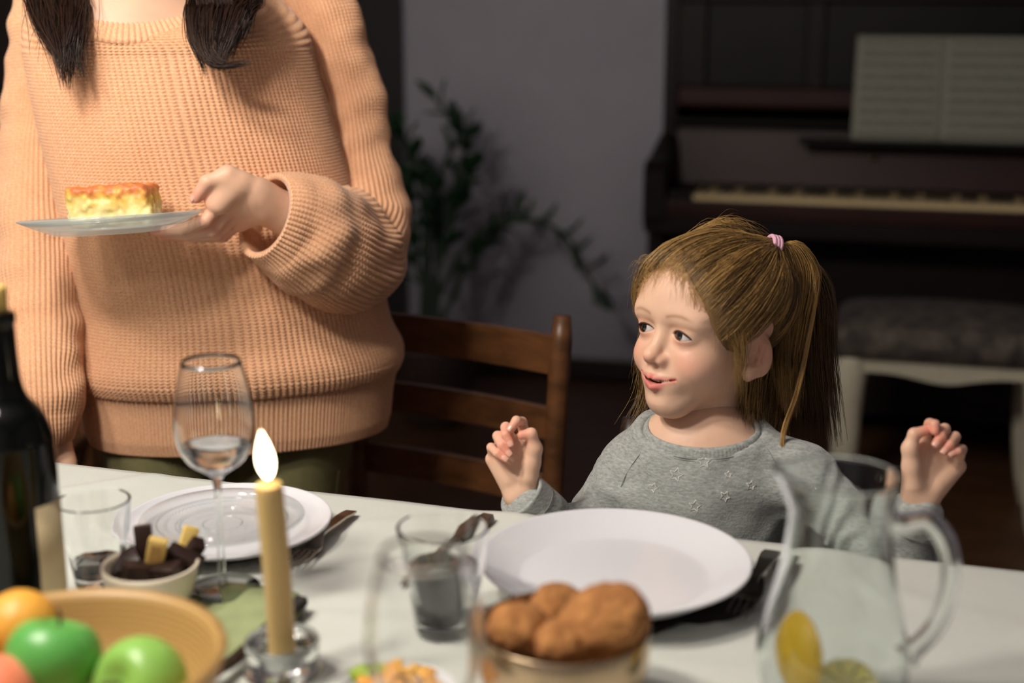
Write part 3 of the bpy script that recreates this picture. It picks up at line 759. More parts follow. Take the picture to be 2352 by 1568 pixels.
def wineglass(c, H, Rb, label, rim=0.72, liquid=None, stem=0.5, tilt=0.0, foot=0.034):
    o = empty('wine_glass', c); tag(o, label, 'glass')
    z0 = H * stem; t = 0.0011
    ob = [(0.0035, z0 - 0.012), (0.006, z0), (Rb * 0.42, z0 + H * 0.035), (Rb * 0.72, z0 + H * 0.075), (Rb * 0.94, z0 + H * 0.15), (Rb, z0 + H * 0.225), (Rb * 0.96, z0 + H * 0.31), (Rb * 0.86, z0 + H * 0.41), (Rb * rim, H)]
    ob = smooth_path(ob, 40)
    ib = ob[8:].copy(); ib[:, 0] -= t; ib[0, 0] = 0.0005; ib[0, 1] += 0.003
    prof = np.vstack([[(0.0005, z0 - 0.012)], ob, ib[::-1]])
    V, F = lathe(prof, 64, c, closed=True); mk('bowl', V, F, M['glass'], o)
    P = np.array([(0.0, 0.0035), (0.0045, 0.006), (0.0034, 0.016), (0.003, z0 * 0.6), (0.0034, z0 - 0.012)])
    sp = smooth_path(P[1:], 20); mk('stem', *lathe(np.vstack([[(0.0, 0.004)], sp, [(0.0, z0 - 0.011)]]), 20, c), M['solidglass'], o)
    mk('foot', *lathe([(0.0, 0.0), (foot, 0.0), (foot + 0.0005, 0.0008), (foot * 0.6, 0.0022), (0.006, 0.004), (0.0, 0.0045)], 56, c), M['glass'], o)
    if liquid:
        zl = liquid; li = [(r - 0.0009, z) for r, z in ob if z <= zl and r > 0.006]; li = [(0.0, li[0][1] + 0.003)] + [(max(r, 0.001), z + 0.003) for r, z in li[1:]]
        li = [p for p in li if p[1] <= zl] + [(np.interp(zl, ob[:30, 1], ob[:30, 0]) - 0.0009, zl), (0.0, zl)]
        mk('wine', *lathe(li, 56, c), M['water'], o)
    return o
wineglass(Tz(512, 1350, 0.7575), 0.219, 0.0365, 'tall wine glass with a little clear wine by the lit candle', liquid=0.139)
wineglass(np.array([-0.053, 0.80, 0.7515]), 0.219, 0.0365, 'empty clear wine glass cut off by the bottom edge left of the cookies')

# ------------------------------------------------------------------ glass jug with lemon
jc = np.array([0.2455, 1.0, 0.7512]); jug = empty('water_jug', jc); tag(jug, 'clear glass jug with handle holding lemon pieces, right of the cookies', 'jug')
zs = np.array([0.0, 0.004, 0.028, 0.053, 0.079, 0.125, 0.163, 0.178, 0.191, 0.198]); rs = np.array([0.040, 0.046, 0.0555, 0.0580, 0.0535, 0.0425, 0.0385, 0.040, 0.0425, 0.0435])
pr_ = smooth_path(np.stack([rs, zs], -1), 48); th = 0.0026
inn = pr_[4:].copy(); inn[:, 0] -= th; inn[0, 0] = 0.0005
prof = np.vstack([[(0.0005, 0.0)], pr_, [(pr_[-1, 0] - th / 2, 0.1995)], inn[::-1]])
def spout(V):
    a = np.arctan2(V[:, 1], V[:, 0]); w = np.exp(-((np.angle(np.exp(1j * (a - math.radians(172))))) / 0.38) ** 2) * np.clip((V[:, 2] - 0.166) / 0.032, 0, 1) ** 1.5
    V[:, 0] *= 1 + 0.22 * w; V[:, 1] *= 1 + 0.22 * w; V[:, 2] += 0.005 * w; return V
V, F = lathe_mod(prof, 80, jc, spout); mk('body', V, F, M['glassjug'], jug)
hp = [jc + [0.039, -0.004, 0.160], W(2080, 1200, 1.055), W(2130, 1195, 1.05), W(2172, 1240, 1.05), W(2185, 1310, 1.055), W(2170, 1390, 1.065), W(2140, 1450, 1.075), W(2100, 1490, 1.085), jc + [0.0555, -0.004, 0.052]]
hp = smooth_path(hp, 40); mk('handle', *tube(hp, np.interp(np.linspace(0, 1, 40), [0, 0.15, 0.5, 0.9, 1], [0.0085, 0.0062, 0.0058, 0.0068, 0.0095]), 14, flat=1.25), M['solidglass'], jug)
def lemon_half(c, ax, R, L, label):
    o = empty('lemon_half', c); tag(o, label, 'lemon')
    ax = nrm(ax); n1 = nrm(np.cross(ax, [0.3, 0.5, 0.8])); n2 = np.cross(ax, n1)
    B = np.stack([n1, n2, ax], 1)
    prof = [(0.0, L), (R * 0.14, L * 0.96), (R * 0.3, L * 0.84), (R * 0.62, L * 0.66), (R * 0.88, L * 0.36), (R, 0.0)]
    P = smooth_path(prof, 20); P[:, 0] = np.maximum(P[:, 0], 0)
    V, F = lathe(P, 32); F = [f for f in F if len(f) == 4]; V = V @ B.T + c; mk('rind', V, F, M['lemon'], o)
    V, F = lathe([(R, 0.0), (R * 0.98, -0.001), (R * 0.88, -0.001), (R * 0.87, 0.0005), (0.0, 0.0005)], 32); V = V @ B.T + c; F = [f for f in F if len(f) == 4]; mk('pith', V, F, M['pith'], o)
    for i in range(9):
        a0 = (i + 0.07) / 9 * 2 * math.pi; a1 = (i + 0.93) / 9 * 2 * math.pi; am = (a0 + a1) / 2
        pts = [(R * 0.1 * math.cos(am), R * 0.1 * math.sin(am))] + [(R * 0.86 * math.cos(a), R * 0.86 * math.sin(a)) for a in np.linspace(a0, a1, 6)]
        V = np.array([(x, y, -0.0022) for x, y in pts] + [(x, y, 0.001) for x, y in pts]); m_ = len(pts)
        F = [tuple(range(m_ - 1, -1, -1)), tuple(range(m_, 2 * m_))] + [(j, (j + 1) % m_, m_ + (j + 1) % m_, m_ + j) for j in range(m_)]
        mk('segment', V @ B.T + c, F, M['lemonflesh'], o, smooth=False)
lemon_half(jc + np.array([-0.026, -0.006, 0.056]), (-0.9, -0.28, 0.08), 0.033, 0.015, 'upright yellow lemon half against the left side of the glass jug')
lemon_half(W(1945, 1580, 1.098), (0.15, 0.55, -0.75), 0.026, 0.018, 'cut lemon half lying face up at the bottom of the jug')

# ------------------------------------------------------------------ metal bowl of cookies
bc = Tz(1295, 1434, 0.826); bc = np.array([bc[0], bc[1], 0.7512]); R = 0.0665; H = 0.0745
prof = np.array([(0.0005, 0), (R * 0.78, 0), (R * 0.86, 0.004), (R * 0.93, 0.02), (R * 0.985, H * 0.6), (R, H - 0.001), (R - 0.0007, H), (R - 0.0018, H - 0.001), (R * 0.985 - 0.0018, H * 0.6), (R * 0.93 - 0.0018, 0.02), (R * 0.84, 0.006), (0.0005, 0.003)])
V, F = lathe(prof, 80, bc, closed=True); bo = mk('metal_bowl', V, F, M['bowlsteel'], loc=bc); tag(bo, 'round metal bowl filled with brown cookies at the front', 'bowl')
def blob(c, r, m, name, label, cat, group=None, seed=0, amp=0.12, fr=3.0, nu=40, nv=24, rot=(0, 0, 0), sharpk=None, **kw):
    th_ = np.linspace(0, 2 * math.pi, nu, endpoint=False); ph = np.linspace(0, math.pi, nv)
    D = np.stack([np.sin(ph)[:, None] * np.cos(th_), np.sin(ph)[:, None] * np.sin(th_), np.cos(ph)[:, None] * np.ones(nu)], -1).reshape(-1, 3)
    d = 1 + amp * vnoise(D + 5 + seed * 1.7, fr) * 2 + amp * 0.5 * vnoise(D + 9 + seed, fr * 2.3) * 2
    V = D * d[:, None] * np.array(r); Rm = np.array(Euler(rot).to_matrix()); V = V @ Rm.T + np.array(c)
    idx = np.arange(nu * nv).reshape(nv, nu); a = idx[:-1]; b = idx[1:]
    F = np.stack([a, b, np.roll(b, -1, 1), np.roll(a, -1, 1)], -1).reshape(-1, 4)
    o = mk(name, V, F, m, **({'loc': np.array(c)} if 'parent' not in kw else kw))
    if label: tag(o, label, cat, group)
    return o
ck = [((1200, 1448), 1.078, (0.027, 0.024, 0.020), 'brown cookie on the left in the metal bowl'),
      ((1285, 1402), 1.122, (0.026, 0.024, 0.015), 'brown cookie at the back of the metal bowl'),
      ((1385, 1424), 1.072, (0.037, 0.032, 0.025), 'largest round brown cookie on top in the metal bowl'),
      ((1300, 1478), 1.065, (0.028, 0.022, 0.018), 'brown cookie at the front rim of the metal bowl'),
      ((1425, 1480), 1.095, (0.022, 0.022, 0.016), 'brown cookie on the right in the metal bowl')]
for i, ((x, y), t, r, lb) in enumerate(ck):
    blob(W(x, y, t), r, M['cookie'], 'cookie', lb, 'cookie', 'cookies in the metal bowl', seed=i * 3, amp=0.075, fr=2.2, rot=(0.5 * math.sin(i * 2), 0.35 * math.cos(i * 3), i * 1.3), nu=56, nv=36)
for i, (dx, dy, dz) in enumerate(((-0.024, 0.0, 0.022), (0.026, 0.0, 0.022))):
    blob(bc + np.array([dx, dy, dz]), (0.026, 0.024, 0.016), M['cookie'], 'cookie', ('brown cookie buried at the bottom left of the metal bowl', 'brown cookie buried at the bottom right of the metal bowl')[i], 'cookie', 'lower cookies in the metal bowl', seed=20 + i, amp=0.1, fr=2.2, nu=32, nv=20)

# ------------------------------------------------------------------ wooden fruit bowl
fc = np.array([-0.323, 0.938, 0.7512]); R = 0.1165; H = 0.084
o_ = smooth_path([(0.05, 0.0), (0.075, 0.012), (0.1, 0.04), (R, H - 0.003)], 16); i_ = o_.copy(); i_[:, 0] -= 0.0065; i_[:, 1] += 0.004; i_[0] = (0.0005, 0.008)
prof = np.vstack([[(0.0005, 0.0)], o_, [(R - 0.001, H), (R - 0.0055, H + 0.0005)], i_[::-1]])
V, F = lathe(prof, 96, fc, closed=True); fb = mk('fruit_bowl', V, F, M['bamboo'], loc=fc); tag(fb, 'wide light wooden bowl of fruit in the lower left corner', 'bowl')
def apple(c, r, axis, label, m, group='green apples in the wooden bowl'):
    o = empty('apple', c); tag(o, label, 'apple', group)
    ph = np.linspace(0.0, math.pi, 30); P = []
    for p in ph:
        rr = r * math.sin(p) ** 0.9 * (1.02 + 0.05 * math.cos(p)); zz = r * 0.92 * math.cos(p) - r * 0.30 * math.exp(-(p / 0.36) ** 2) + r * 0.16 * math.exp(-((math.pi - p) / 0.3) ** 2)
        P.append((max(rr, 0.0), zz))
    V, F = lathe(P, 40); ax = nrm(axis); n1 = nrm(np.cross(ax, [0.2, 0.9, 0.1])); n2 = np.cross(ax, n1); B = np.stack([n1, n2, ax], 1)
    mk('flesh', V @ B.T + c, [f for f in F if len(f) == 4], m, o)
    mk('stalk', *tube(smooth_path([c + ax * r * 0.6, c + ax * r * 0.85, c + ax * r * 1.05 + n1 * 0.004], 6), [0.0016] * 6, 7), M['stalk'], o)
apple(W(122, 1512, 1.05), 0.0345, (0.15, 0.3, 0.9), 'deeper green apple on the left in the wooden bowl', M['appledark'])
apple(W(325, 1572, 1.04), 0.0345, (-0.42, -0.62, 0.35), 'light green apple with stalk end showing, right in the wooden bowl', M['apple'])
blob(W(46, 1440, 1.075), (0.0285, 0.0285, 0.0285), M['orange'], 'orange', 'yellow orange citrus fruit at the left of the wooden bowl', 'orange', amp=0.01, fr=1.0)
blob(W(-8, 1600, 1.02), (0.03, 0.03, 0.03), M['peach'], 'peach', 'pinkish peach cut off by the lower left corner', 'peach', amp=0.02, fr=1.0)

# ------------------------------------------------------------------ small bowl of chocolate
sc = Tz(352, 1402, 0.7512); R = 0.0435; H = 0.046
o_ = smooth_path([(0.024, 0.0), (0.03, 0.006), (0.039, 0.025), (R, H)], 14); i_ = o_.copy(); i_[:, 0] -= 0.003; i_[:, 1] += 0.002; i_[0] = (0.0005, 0.006); i_[-1, 1] = H
V, F = lathe(np.vstack([[(0.0005, 0)], o_, i_[::-1]]), 64, sc, closed=True); cb = mk('small_bowl', V, F, M['chinacream'], loc=sc); tag(cb, 'small white bowl of chocolate pieces behind the fruit bowl', 'bowl')
def chunk(px, py, t, size, rot, m, label, group, name='chocolate_piece', core=None):
    c = W(px, py, t); Rm = np.array(Euler([math.radians(a) for a in rot]).to_matrix()); Mx = np.eye(4); Mx[:3, :3] = Rm; Mx[:3, 3] = c
    s = np.array(size) / 2
    V, F = box(-s, s, 0.0012, 2, Mx); o = mk(name, V, F, m, loc=c, sharp=40); tag(o, label, 'chocolate', group)
    if core is not None:
        V, F = box((-s[0] * 0.6, -s[1] - 0.0008, -s[2] * 0.82), (s[0] * 0.6, -s[1] + 0.001, s[2] * 0.82), 0.0005, 1, Mx); mk('filling', V, F, core, o, sharp=40)
gname = 'chocolate pieces in the small bowl'
chunk(357, 1282, 1.285, (0.017, 0.009, 0.042), (10, 14, 0), M['nougat'], 'pale wafer bar standing upright at the front of the chocolate bowl', gname, core=M['nougatcore'])
chunk(428, 1252, 1.325, (0.014, 0.009, 0.036), (-12, 22, 20), M['nougat'], 'pale wafer bar leaning at the back right of the chocolate bowl', gname)
chunk(332, 1252, 1.315, (0.016, 0.01, 0.038), (-8, -4, 10), M['choc'], 'dark chocolate bar standing behind the front wafer bar', gname)
chunk(288, 1298, 1.30, (0.030, 0.022, 0.016), (20, -25, 20), M['choc'], 'large dark chocolate chunk at the left of the small bowl', gname)
chunk(420, 1292, 1.295, (0.034, 0.016, 0.024), (10, 24, -10), M['choc'], 'large dark chocolate chunk at the right of the small bowl', gname)
chunk(446, 1262, 1.31, (0.012, 0.014, 0.022), (30, 24, 30), M['choc'], 'small rough chocolate chip on the right rim of the small bowl', gname)
chunk(320, 1318, 1.28, (0.03, 0.02, 0.02), (0, 10, 30), M['choc'], 'dark chocolate chunk at the front left of the small bowl', gname)
chunk(252, 1300, 1.30, (0.012, 0.014, 0.014), (30, -24, 10), M['choc'], 'small chocolate chip on the left rim of the small bowl', gname)
chunk(380, 1318, 1.28, (0.03, 0.02, 0.02), (10, -6, -20), M['choc'], 'dark chocolate chunk at the front right of the small bowl', gname)

# ------------------------------------------------------------------ wine bottle
bt = np.array([-0.427, 1.148, 0.7512])
btl = empty('wine_bottle', bt); tag(btl, 'dark green wine bottle with cream label at the left edge', 'bottle')
BP = smooth_path([(0.0375, 0.004), (0.0383, 0.02), (0.0383, 0.16), (0.0375, 0.18), (0.030, 0.20), (0.0195, 0.214), (0.0155, 0.228), (0.0142, 0.25), (0.0138, 0.278)], 60)
mk('glass_body', *lathe(np.vstack([[(0.0, 0.0), (0.034, 0.0)], BP, [(0.015, 0.279), (0.015, 0.286), (0.0125, 0.288), (0.0, 0.286)]]), 72, bt), M['bottle'], btl)
n = 30; a = np.linspace(math.radians(-44), math.radians(60), n); V = []; F = []
for z_ in (0.040, 0.125):
    for q_ in a: V.append((bt[0] + 0.0388 * math.cos(q_), bt[1] + 0.0388 * math.sin(q_), bt[2] + z_))
for z_ in (0.040, 0.125):
    for q_ in a: V.append((bt[0] + 0.0384 * math.cos(q_), bt[1] + 0.0384 * math.sin(q_), bt[2] + z_))
for i in range(n - 1): F += [(i, i + 1, n + i + 1, n + i), (2 * n + i, 3 * n + i, 3 * n + i + 1, 2 * n + i + 1), (i, 2 * n + i, 2 * n + i + 1, i + 1), (n + i, n + i + 1, 3 * n + i + 1, 3 * n + i)]
mk('label', np.array(V), F, M['label'], btl)
mk('cork', *lathe([(0.0, 0.286), (0.0095, 0.286), (0.0102, 0.308), (0.009, 0.31), (0.0, 0.31)], 20, bt), M['nougat'], btl)

# ------------------------------------------------------------------ candle in a glass holder
cb0 = np.array([-0.1885, 1.072, 0.7512]); ctop = W(617, 1112, 1.128)
cbot = np.array([cb0[0], cb0[1], 0.760]); cn = empty('candle', cbot); tag(cn, 'lit cream taper candle in front of the white plate', 'candle')
n = 40; P = smooth_path([cbot, (cbot + ctop) / 2 + [0.001, 0, 0], ctop], n); R_ = np.interp(np.linspace(0, 1, n), [0, 0.05, 0.9, 0.985, 1], [0.0105, 0.0113, 0.0112, 0.0112, 0.0102])
V, F = tube(P, R_, 32); mk('wax', V, F, M['wax'], cn, sharp=60)
ax = nrm(ctop - cbot)
mk('wick', *tube(smooth_path([ctop - ax * 0.002, ctop + ax * 0.006, ctop + ax * 0.010 + [0.0015, 0, 0]], 6), 0.0009, 6), M['wick'], cn)
fp = [(0.0, 0.0), (0.0035, 0.003), (0.0062, 0.009), (0.0072, 0.015), (0.0066, 0.022), (0.0045, 0.030), (0.0018, 0.037), (0.0, 0.041)]
FP = smooth_path(fp, 30); FP[:, 0] = np.maximum(FP[:, 0], 0)
V, F = lathe(FP, 24); V[:, 0] -= 0.10 * V[:, 2]; mk('flame', V + ctop + ax * 0.004, [f for f in F if len(f) == 4], M['flame'], cn)
ho = empty('candle_holder', cb0); tag(ho, 'small round clear glass candle holder under the taper candle', 'candle holder')
V, F = lathe([(0.0005, 0.0), (0.031, 0.0), (0.033, 0.004), (0.030, 0.010), (0.0295, 0.020), (0.031, 0.029), (0.0295, 0.031), (0.026, 0.026), (0.020, 0.020), (0.0135, 0.017), (0.0125, 0.0085), (0.0005, 0.008)], 56, cb0, closed=True); mk('body', V, F, M['solidglass'], ho)

# ------------------------------------------------------------------ small plate of salad at the near edge
sp0 = np.array([-0.086, 1.012, 0.7512])
plate_obj('side_plate', sp0, 0.052, 0.012, 'small white plate of orange salad at the bottom edge', M['china'])
rnd = random.Random(5); Vs = []
for i in range(34):
    a = rnd.uniform(0, 2 * math.pi); r = 0.036 * math.sqrt(rnd.random()); zz = 0.012 + 0.014 * (1 - (r / 0.04) ** 2) + rnd.uniform(-0.002, 0.003)
    Mx = np.eye(4); Mx[:3, :3] = np.array(Euler((rnd.uniform(-.7, .7), rnd.uniform(-.7, .7), rnd.uniform(0, 3))).to_matrix()); Mx[:3, 3] = sp0 + [r * math.cos(a), r * math.sin(a), zz]
    Vs.append(box((-0.009, -0.005, -0.0022), (0.009, 0.005, 0.0022), 0.0015, 1, Mx))
sal = mk('salad', *cat_mesh(*Vs), M['salad'], loc=sp0 + [0, 0, 0.008]); tag(sal, 'heap of sliced orange salad on the small plate', 'salad', kind='stuff')
o = blob(sp0 + np.array([-0.032, 0.026, 0.017]), (0.011, 0.009, 0.006), M['saladgreen'], 'salad_leaf', 'green leaf at the left of the orange salad', 'leaf', amp=0.3, fr=3)
# ------------------------------------------------------------------ signed-distance modelling
f32 = np.float32
def v3(a): return np.asarray(a, f32)
def ell(P, c, r, R=None):
    q = P - v3(c)
    if R is not None: q = q @ v3(R)            # columns of R: local axes
    r = v3(r); k0 = np.sqrt(((q / r) ** 2).sum(-1)); k1 = np.sqrt(((q / (r * r)) ** 2).sum(-1)) + 1e-9
    return k0 * (k0 - 1) / k1
def cone(P, a, b, ra, rb):
    a = v3(a); b = v3(b); ab = b - a; L2 = float(ab @ ab) + 1e-12
    q = P - a; h = np.clip((q @ ab) / L2, 0, 1)
    return np.sqrt(((q - h[:, None] * ab) ** 2).sum(-1)) - (ra + (rb - ra) * h)
def smin(a, b, k):
    h = np.maximum(k - np.abs(a - b), 0) / k
    return np.minimum(a, b) - h * h * k * 0.25
def ssub(a, b, k):                             # a minus b
    return -smin(-a, b, k)
def mesh_sdf(f, lo, hi, h, B=8):
    lo = np.array(lo, float); n = np.ceil((np.array(hi, float) - lo) / h / B).astype(int)
    N = n * B + 1
    g = np.full(tuple(N), 1e3, f32)
    cx = [lo[k] + (np.arange(n[k]) + 0.5) * B * h for k in range(3)]
    cc = np.stack(np.meshgrid(*cx, indexing='ij'), -1).reshape(-1, 3).astype(f32)
    d = f(cc); act = np.abs(d) < B * h * 1.3
    sg = np.where(d < 0, -1e3, 1e3).astype(f32).reshape(tuple(n))
    g[:-1, :-1, :-1] = np.repeat(np.repeat(np.repeat(sg, B, 0), B, 1), B, 2)
    ids = np.argwhere(act.reshape(tuple(n)))
    loc = np.stack(np.meshgrid(*[np.arange(B + 1)] * 3, indexing='ij'), -1).reshape(-1, 3)
    CH = 600
    for s in range(0, len(ids), CH):
        gi = (ids[s:s + CH, None, :] * B + loc[None]).reshape(-1, 3)
        val = f((lo + gi * h).astype(f32)); g[gi[:, 0], gi[:, 1], gi[:, 2]] = val
    S = g < 0
    cnt = np.zeros(tuple(N - 1), np.int8)
    for a in (0, 1):
        for b in (0, 1):
            for c in (0, 1): cnt += S[a:N[0] - 1 + a, b:N[1] - 1 + b, c:N[2] - 1 + c]
    cells = np.argwhere((cnt > 0) & (cnt < 8)); vid = np.full(tuple(N - 1), -1, np.int32); vid[cells[:, 0], cells[:, 1], cells[:, 2]] = np.arange(len(cells))
    acc = np.zeros((len(cells), 3)); num = np.zeros(len(cells))
    for ax in range(3):
        o1, o2 = [k for k in range(3) if k != ax]
        for a in (0, 1):
            for b in (0, 1):
                p = cells.copy(); p[:, o1] += a; p[:, o2] += b; q = p.copy(); q[:, ax] += 1
                va = g[p[:, 0], p[:, 1], p[:, 2]]; vb = g[q[:, 0], q[:, 1], q[:, 2]]
                m = (va < 0) != (vb < 0); t = np.where(m, va / (va - vb + 1e-20), 0)
                pos = p.astype(float); pos[:, ax] += t; acc += np.where(m[:, None], pos, 0); num += m
    V = lo + acc / num[:, None] * h
    Fs = []
    for ax in range(3):
        o1, o2 = (ax + 1) % 3, (ax + 2) % 3
        sl0 = [slice(None)] * 3; sl1 = [slice(None)] * 3; sl0[ax] = slice(0, -1); sl1[ax] = slice(1, None)
        A = S[tuple(sl0)]; Bb = S[tuple(sl1)]
        e = np.argwhere(A != Bb); ok = (e[:, o1] > 0) & (e[:, o2] > 0) & (e[:, o1] < N[o1] - 1) & (e[:, o2] < N[o2] - 1); e = e[ok]
        ins = A[e[:, 0], e[:, 1], e[:, 2]]
        def cid(d1, d2):
            q = e.copy(); q[:, o1] += d1; q[:, o2] += d2; return vid[q[:, 0], q[:, 1], q[:, 2]]
        quad = np.stack([cid(-1, -1), cid(0, -1), cid(0, 0), cid(-1, 0)], -1)
        quad[~ins] = quad[~ins][:, ::-1]; Fs.append(quad)
    F = np.concatenate(Fs); F = F[(F >= 0).all(1)]
    return V, F
def relax(V, F, it=2, w=0.5):
    for _ in range(it):
        s = np.zeros_like(V); n = np.zeros(len(V))
        for k_ in range(4):
            a = F[:, k_]; b = F[:, (k_ + 1) % 4]
            np.add.at(s, a, V[b]); np.add.at(n, a, 1); np.add.at(s, b, V[a]); np.add.at(n, b, 1)
        V = V * (1 - w) + w * s / np.maximum(n, 1)[:, None]
    return V

# ------------------------------------------------------------------ head (local mm-like units in metres: x forward, y its left, z up, origin between the eyes on the head axis)
EYE = np.array([0.0650, 0.0265, 0.0]); EYER = 0.0128
def head_sdf(P):
    Q = P.copy(); Q[:, 1] = np.abs(Q[:, 1])          # symmetric
    d = ell(Q, (-0.012, 0, 0.036), (0.091, 0.0725, 0.0675))
    d = smin(d, ell(Q, (0.040, 0, 0.036), (0.042, 0.052, 0.040)), 0.03)
    d = smin(d, ell(Q, (0.028, 0, -0.016), (0.049, 0.049, 0.056)), 0.03)
    d = smin(d, ell(Q, (0.0525, 0.0, -0.0715), (0.0245, 0.0225, 0.0240)), 0.022)
    d = smin(d, ell(Q, (0.020, 0.0245, -0.037), (0.030, 0.019, 0.022)), 0.024)
    d = smin(d, cone(Q, (0.010, 0.034, -0.030), (0.048, 0.010, -0.074), 0.012, 0.014), 0.024)
    d = smin(d, ell(Q, (0.0470, 0.0300, -0.032), (0.0280, 0.0240, 0.0235)), 0.016)
    # eye sockets, then lids over the eyeball
    d = ssub(d, ell(Q, (0.0850, 0.0250, 0.003), (0.0155, 0.018, 0.0115)), 0.016)
    d = smin(d, ell(Q, (0.0670, 0.023, 0.0170), (0.0105, 0.022, 0.0075)), 0.020)      # brow
    # nose
    n = cone(Q, (0.0735, 0, 0.004), (0.0865, 0, -0.022), 0.0055, 0.0070)
    n = smin(n, ell(Q, (0.0900, 0, -0.0260), (0.0092, 0.0088, 0.0080)), 0.006)
    n = smin(n, ell(Q, (0.0820, 0.0092, -0.0305), (0.0080, 0.0054, 0.0060)), 0.004)
    d = smin(d, n, 0.0085)
    d = ssub(d, ell(Q, (0.0865, 0.0050, -0.0365), (0.0045, 0.0025, 0.0030)), 0.002)
    # muzzle and lips
    d = smin(d, ell(Q, (0.066, 0, -0.052), (0.0165, 0.025, 0.018)), 0.012)
    up = cone(Q, (0.0830, 0.0035, -0.0505), (0.0705, 0.0240, -0.0478), 0.0036, 0.0016)
    lo_ = cone(Q, (0.0810, 0.000, -0.0620), (0.0705, 0.0220, -0.0512), 0.0056, 0.0022)
    d = smin(d, up, 0.004); d = smin(d, lo_, 0.004)
    d = ssub(d, cone(Q, (0.0840, 0.0, -0.0555), (0.0735, 0.0245, -0.0492), 0.0030, 0.0013), 0.0012)
    d = ssub(d, ell(Q, (0.072, 0.0, -0.0545), (0.012, 0.017, 0.0030)), 0.001)
    d = ssub(d, ell(Q, (0.083, 0.0, -0.0720), (0.005, 0.013, 0.0040)), 0.010)          # under-lip hollow
    # lids
    lid = ell(Q, EYE, (0.0143, 0.0143, 0.0143)); d = smin(d, lid, 0.006)
    yy = Q[:, 1] - EYE[1]; zz = Q[:, 2] - EYE[2] + 0.06 * yy
    c1 = np.sqrt((yy + 0.0005) ** 2 + (zz + 0.0112) ** 2) - 0.0161
    c2 = np.sqrt((yy - 0.0005) ** 2 + (zz - 0.0165) ** 2) - 0.0216
    alm = np.maximum(np.maximum(c1, c2), EYE[0] + 0.003 - Q[:, 0]); d = ssub(d, alm, 0.0012)
    d = np.maximum(d, -(np.sqrt(((Q - v3(EYE)) ** 2).sum(-1)) - EYER))
    # ear
    ca, sa = math.cos(0.5), -math.sin(0.5)
    R = np.array([[ca, -sa, 0], [sa, ca, 0], [0, 0, 1]]); tl = 0.22
    R = R @ np.array([[math.cos(tl), 0, math.sin(tl)], [0, 1, 0], [-math.sin(tl), 0, math.cos(tl)]])
    e = ell(Q, (-0.012, 0.0650, -0.016), (0.0165, 0.0058, 0.0255), R)
    e = smin(e, ell(Q, (-0.005, 0.0600, -0.038), (0.0085, 0.0060, 0.0090)), 0.008)
    e = ssub(e, ell(Q, (-0.0060, 0.0735, -0.013), (0.0113, 0.0083, 0.0175), R), 0.0035)
    e = ssub(e, ell(Q, (-0.0040, 0.0672, -0.021), (0.0065, 0.0062, 0.0080)), 0.003)
    e = smin(e, cone(Q, (-0.0140, 0.0688, -0.004), (-0.0105, 0.0668, -0.025), 0.0026, 0.0022), 0.003)
    d = smin(d, e, 0.006)
    # neck
    d = smin(d, cone(P, (-0.014, 0, -0.045), (-0.024, 0, -0.160), 0.0350, 0.038), 0.026)
    return d
def head_colors(V, skin=(226, 186, 160), hairtone=None):
    """complexion by place on the face: lips, cheeks, ears, nose, mouth cavity, brows"""
    Q = V.copy(); s = np.sign(Q[:, 1]); Q[:, 1] = np.abs(Q[:, 1])
    base = np.array(srgb(*skin)); col = np.tile(base, (len(V), 1))
    def mixin(c, w):
        nonlocal col
        w = np.clip(w, 0, 1)[:, None]; col = col * (1 - w) + np.array(srgb(*c)) * w
    def g(c, r): return np.exp(-(((Q - np.array(c)) / np.array(r)) ** 2).sum(-1))
    mixin((228, 150, 130), 0.5 * g((0.066, 0.036, -0.030), (0.03, 0.018, 0.016)))
    mixin((226, 146, 124), 0.45 * g((0.093, 0.0, -0.030), (0.012, 0.012, 0.008)))
    mixin((212, 128, 104), 0.5 * g((-0.01, 0.072, -0.01), (0.02, 0.012, 0.03)))
    mixin((208, 128, 108), 0.45 * g((0.075, 0.0265, -0.0085), (0.02, 0.014, 0.0035)))
    mixin((186, 112, 90), 0.55 * g((0.075, 0.0265, 0.0085), (0.02, 0.013, 0.0028)))
    up = cone(v3(Q), (0.0830, 0.0020, -0.0512), (0.0715, 0.0236, -0.0482), 0.0031, 0.0024)
    lo_ = cone(v3(Q), (0.0810, 0.000, -0.0614), (0.0715, 0.0215, -0.0513), 0.0053, 0.0030)
    lip = np.minimum(up, lo_); mixin((212, 112, 108), np.clip(1.0 - (lip - 0.0008) / 0.0016, 0, 1) * 0.82)
    inner = np.abs(Q[:, 2] + 0.0540) < 0.0042
    deep = np.clip((0.0752 - 11.0 * Q[:, 1] ** 2 - Q[:, 0]) / 0.002, 0, 1) * inner * (Q[:, 1] < 0.022) * (Q[:, 0] > 0.05); mixin((70, 22, 20), deep)
    nos = g((0.0855, 0.0050, -0.0355), (0.004, 0.003, 0.003)); mixin((120, 60, 46), 0.85 * nos)
    edge = np.abs(np.sqrt(((Q - EYE) ** 2).sum(-1)) - EYER) < 0.0011; mixin((150, 84, 70), 0.75 * edge * (Q[:, 0] > EYE[0] + 0.002))
    bx = Q[:, 1]; bz = 0.0175 + 0.0035 * np.sin(np.clip((bx - 0.010) / 0.034, 0, 1) * math.pi) - 0.05 * np.maximum(bx - 0.03, 0)
    w = np.exp(-((Q[:, 2] - bz) / 0.0022) ** 2) * (Q[:, 0] > 0.03) * np.clip((bx - 0.009) / 0.004, 0, 1) * np.clip((0.045 - bx) / 0.010, 0, 1); mixin((146, 100, 68), 0.55 * w)
    return np.concatenate([col, np.ones((len(V), 1))], 1)

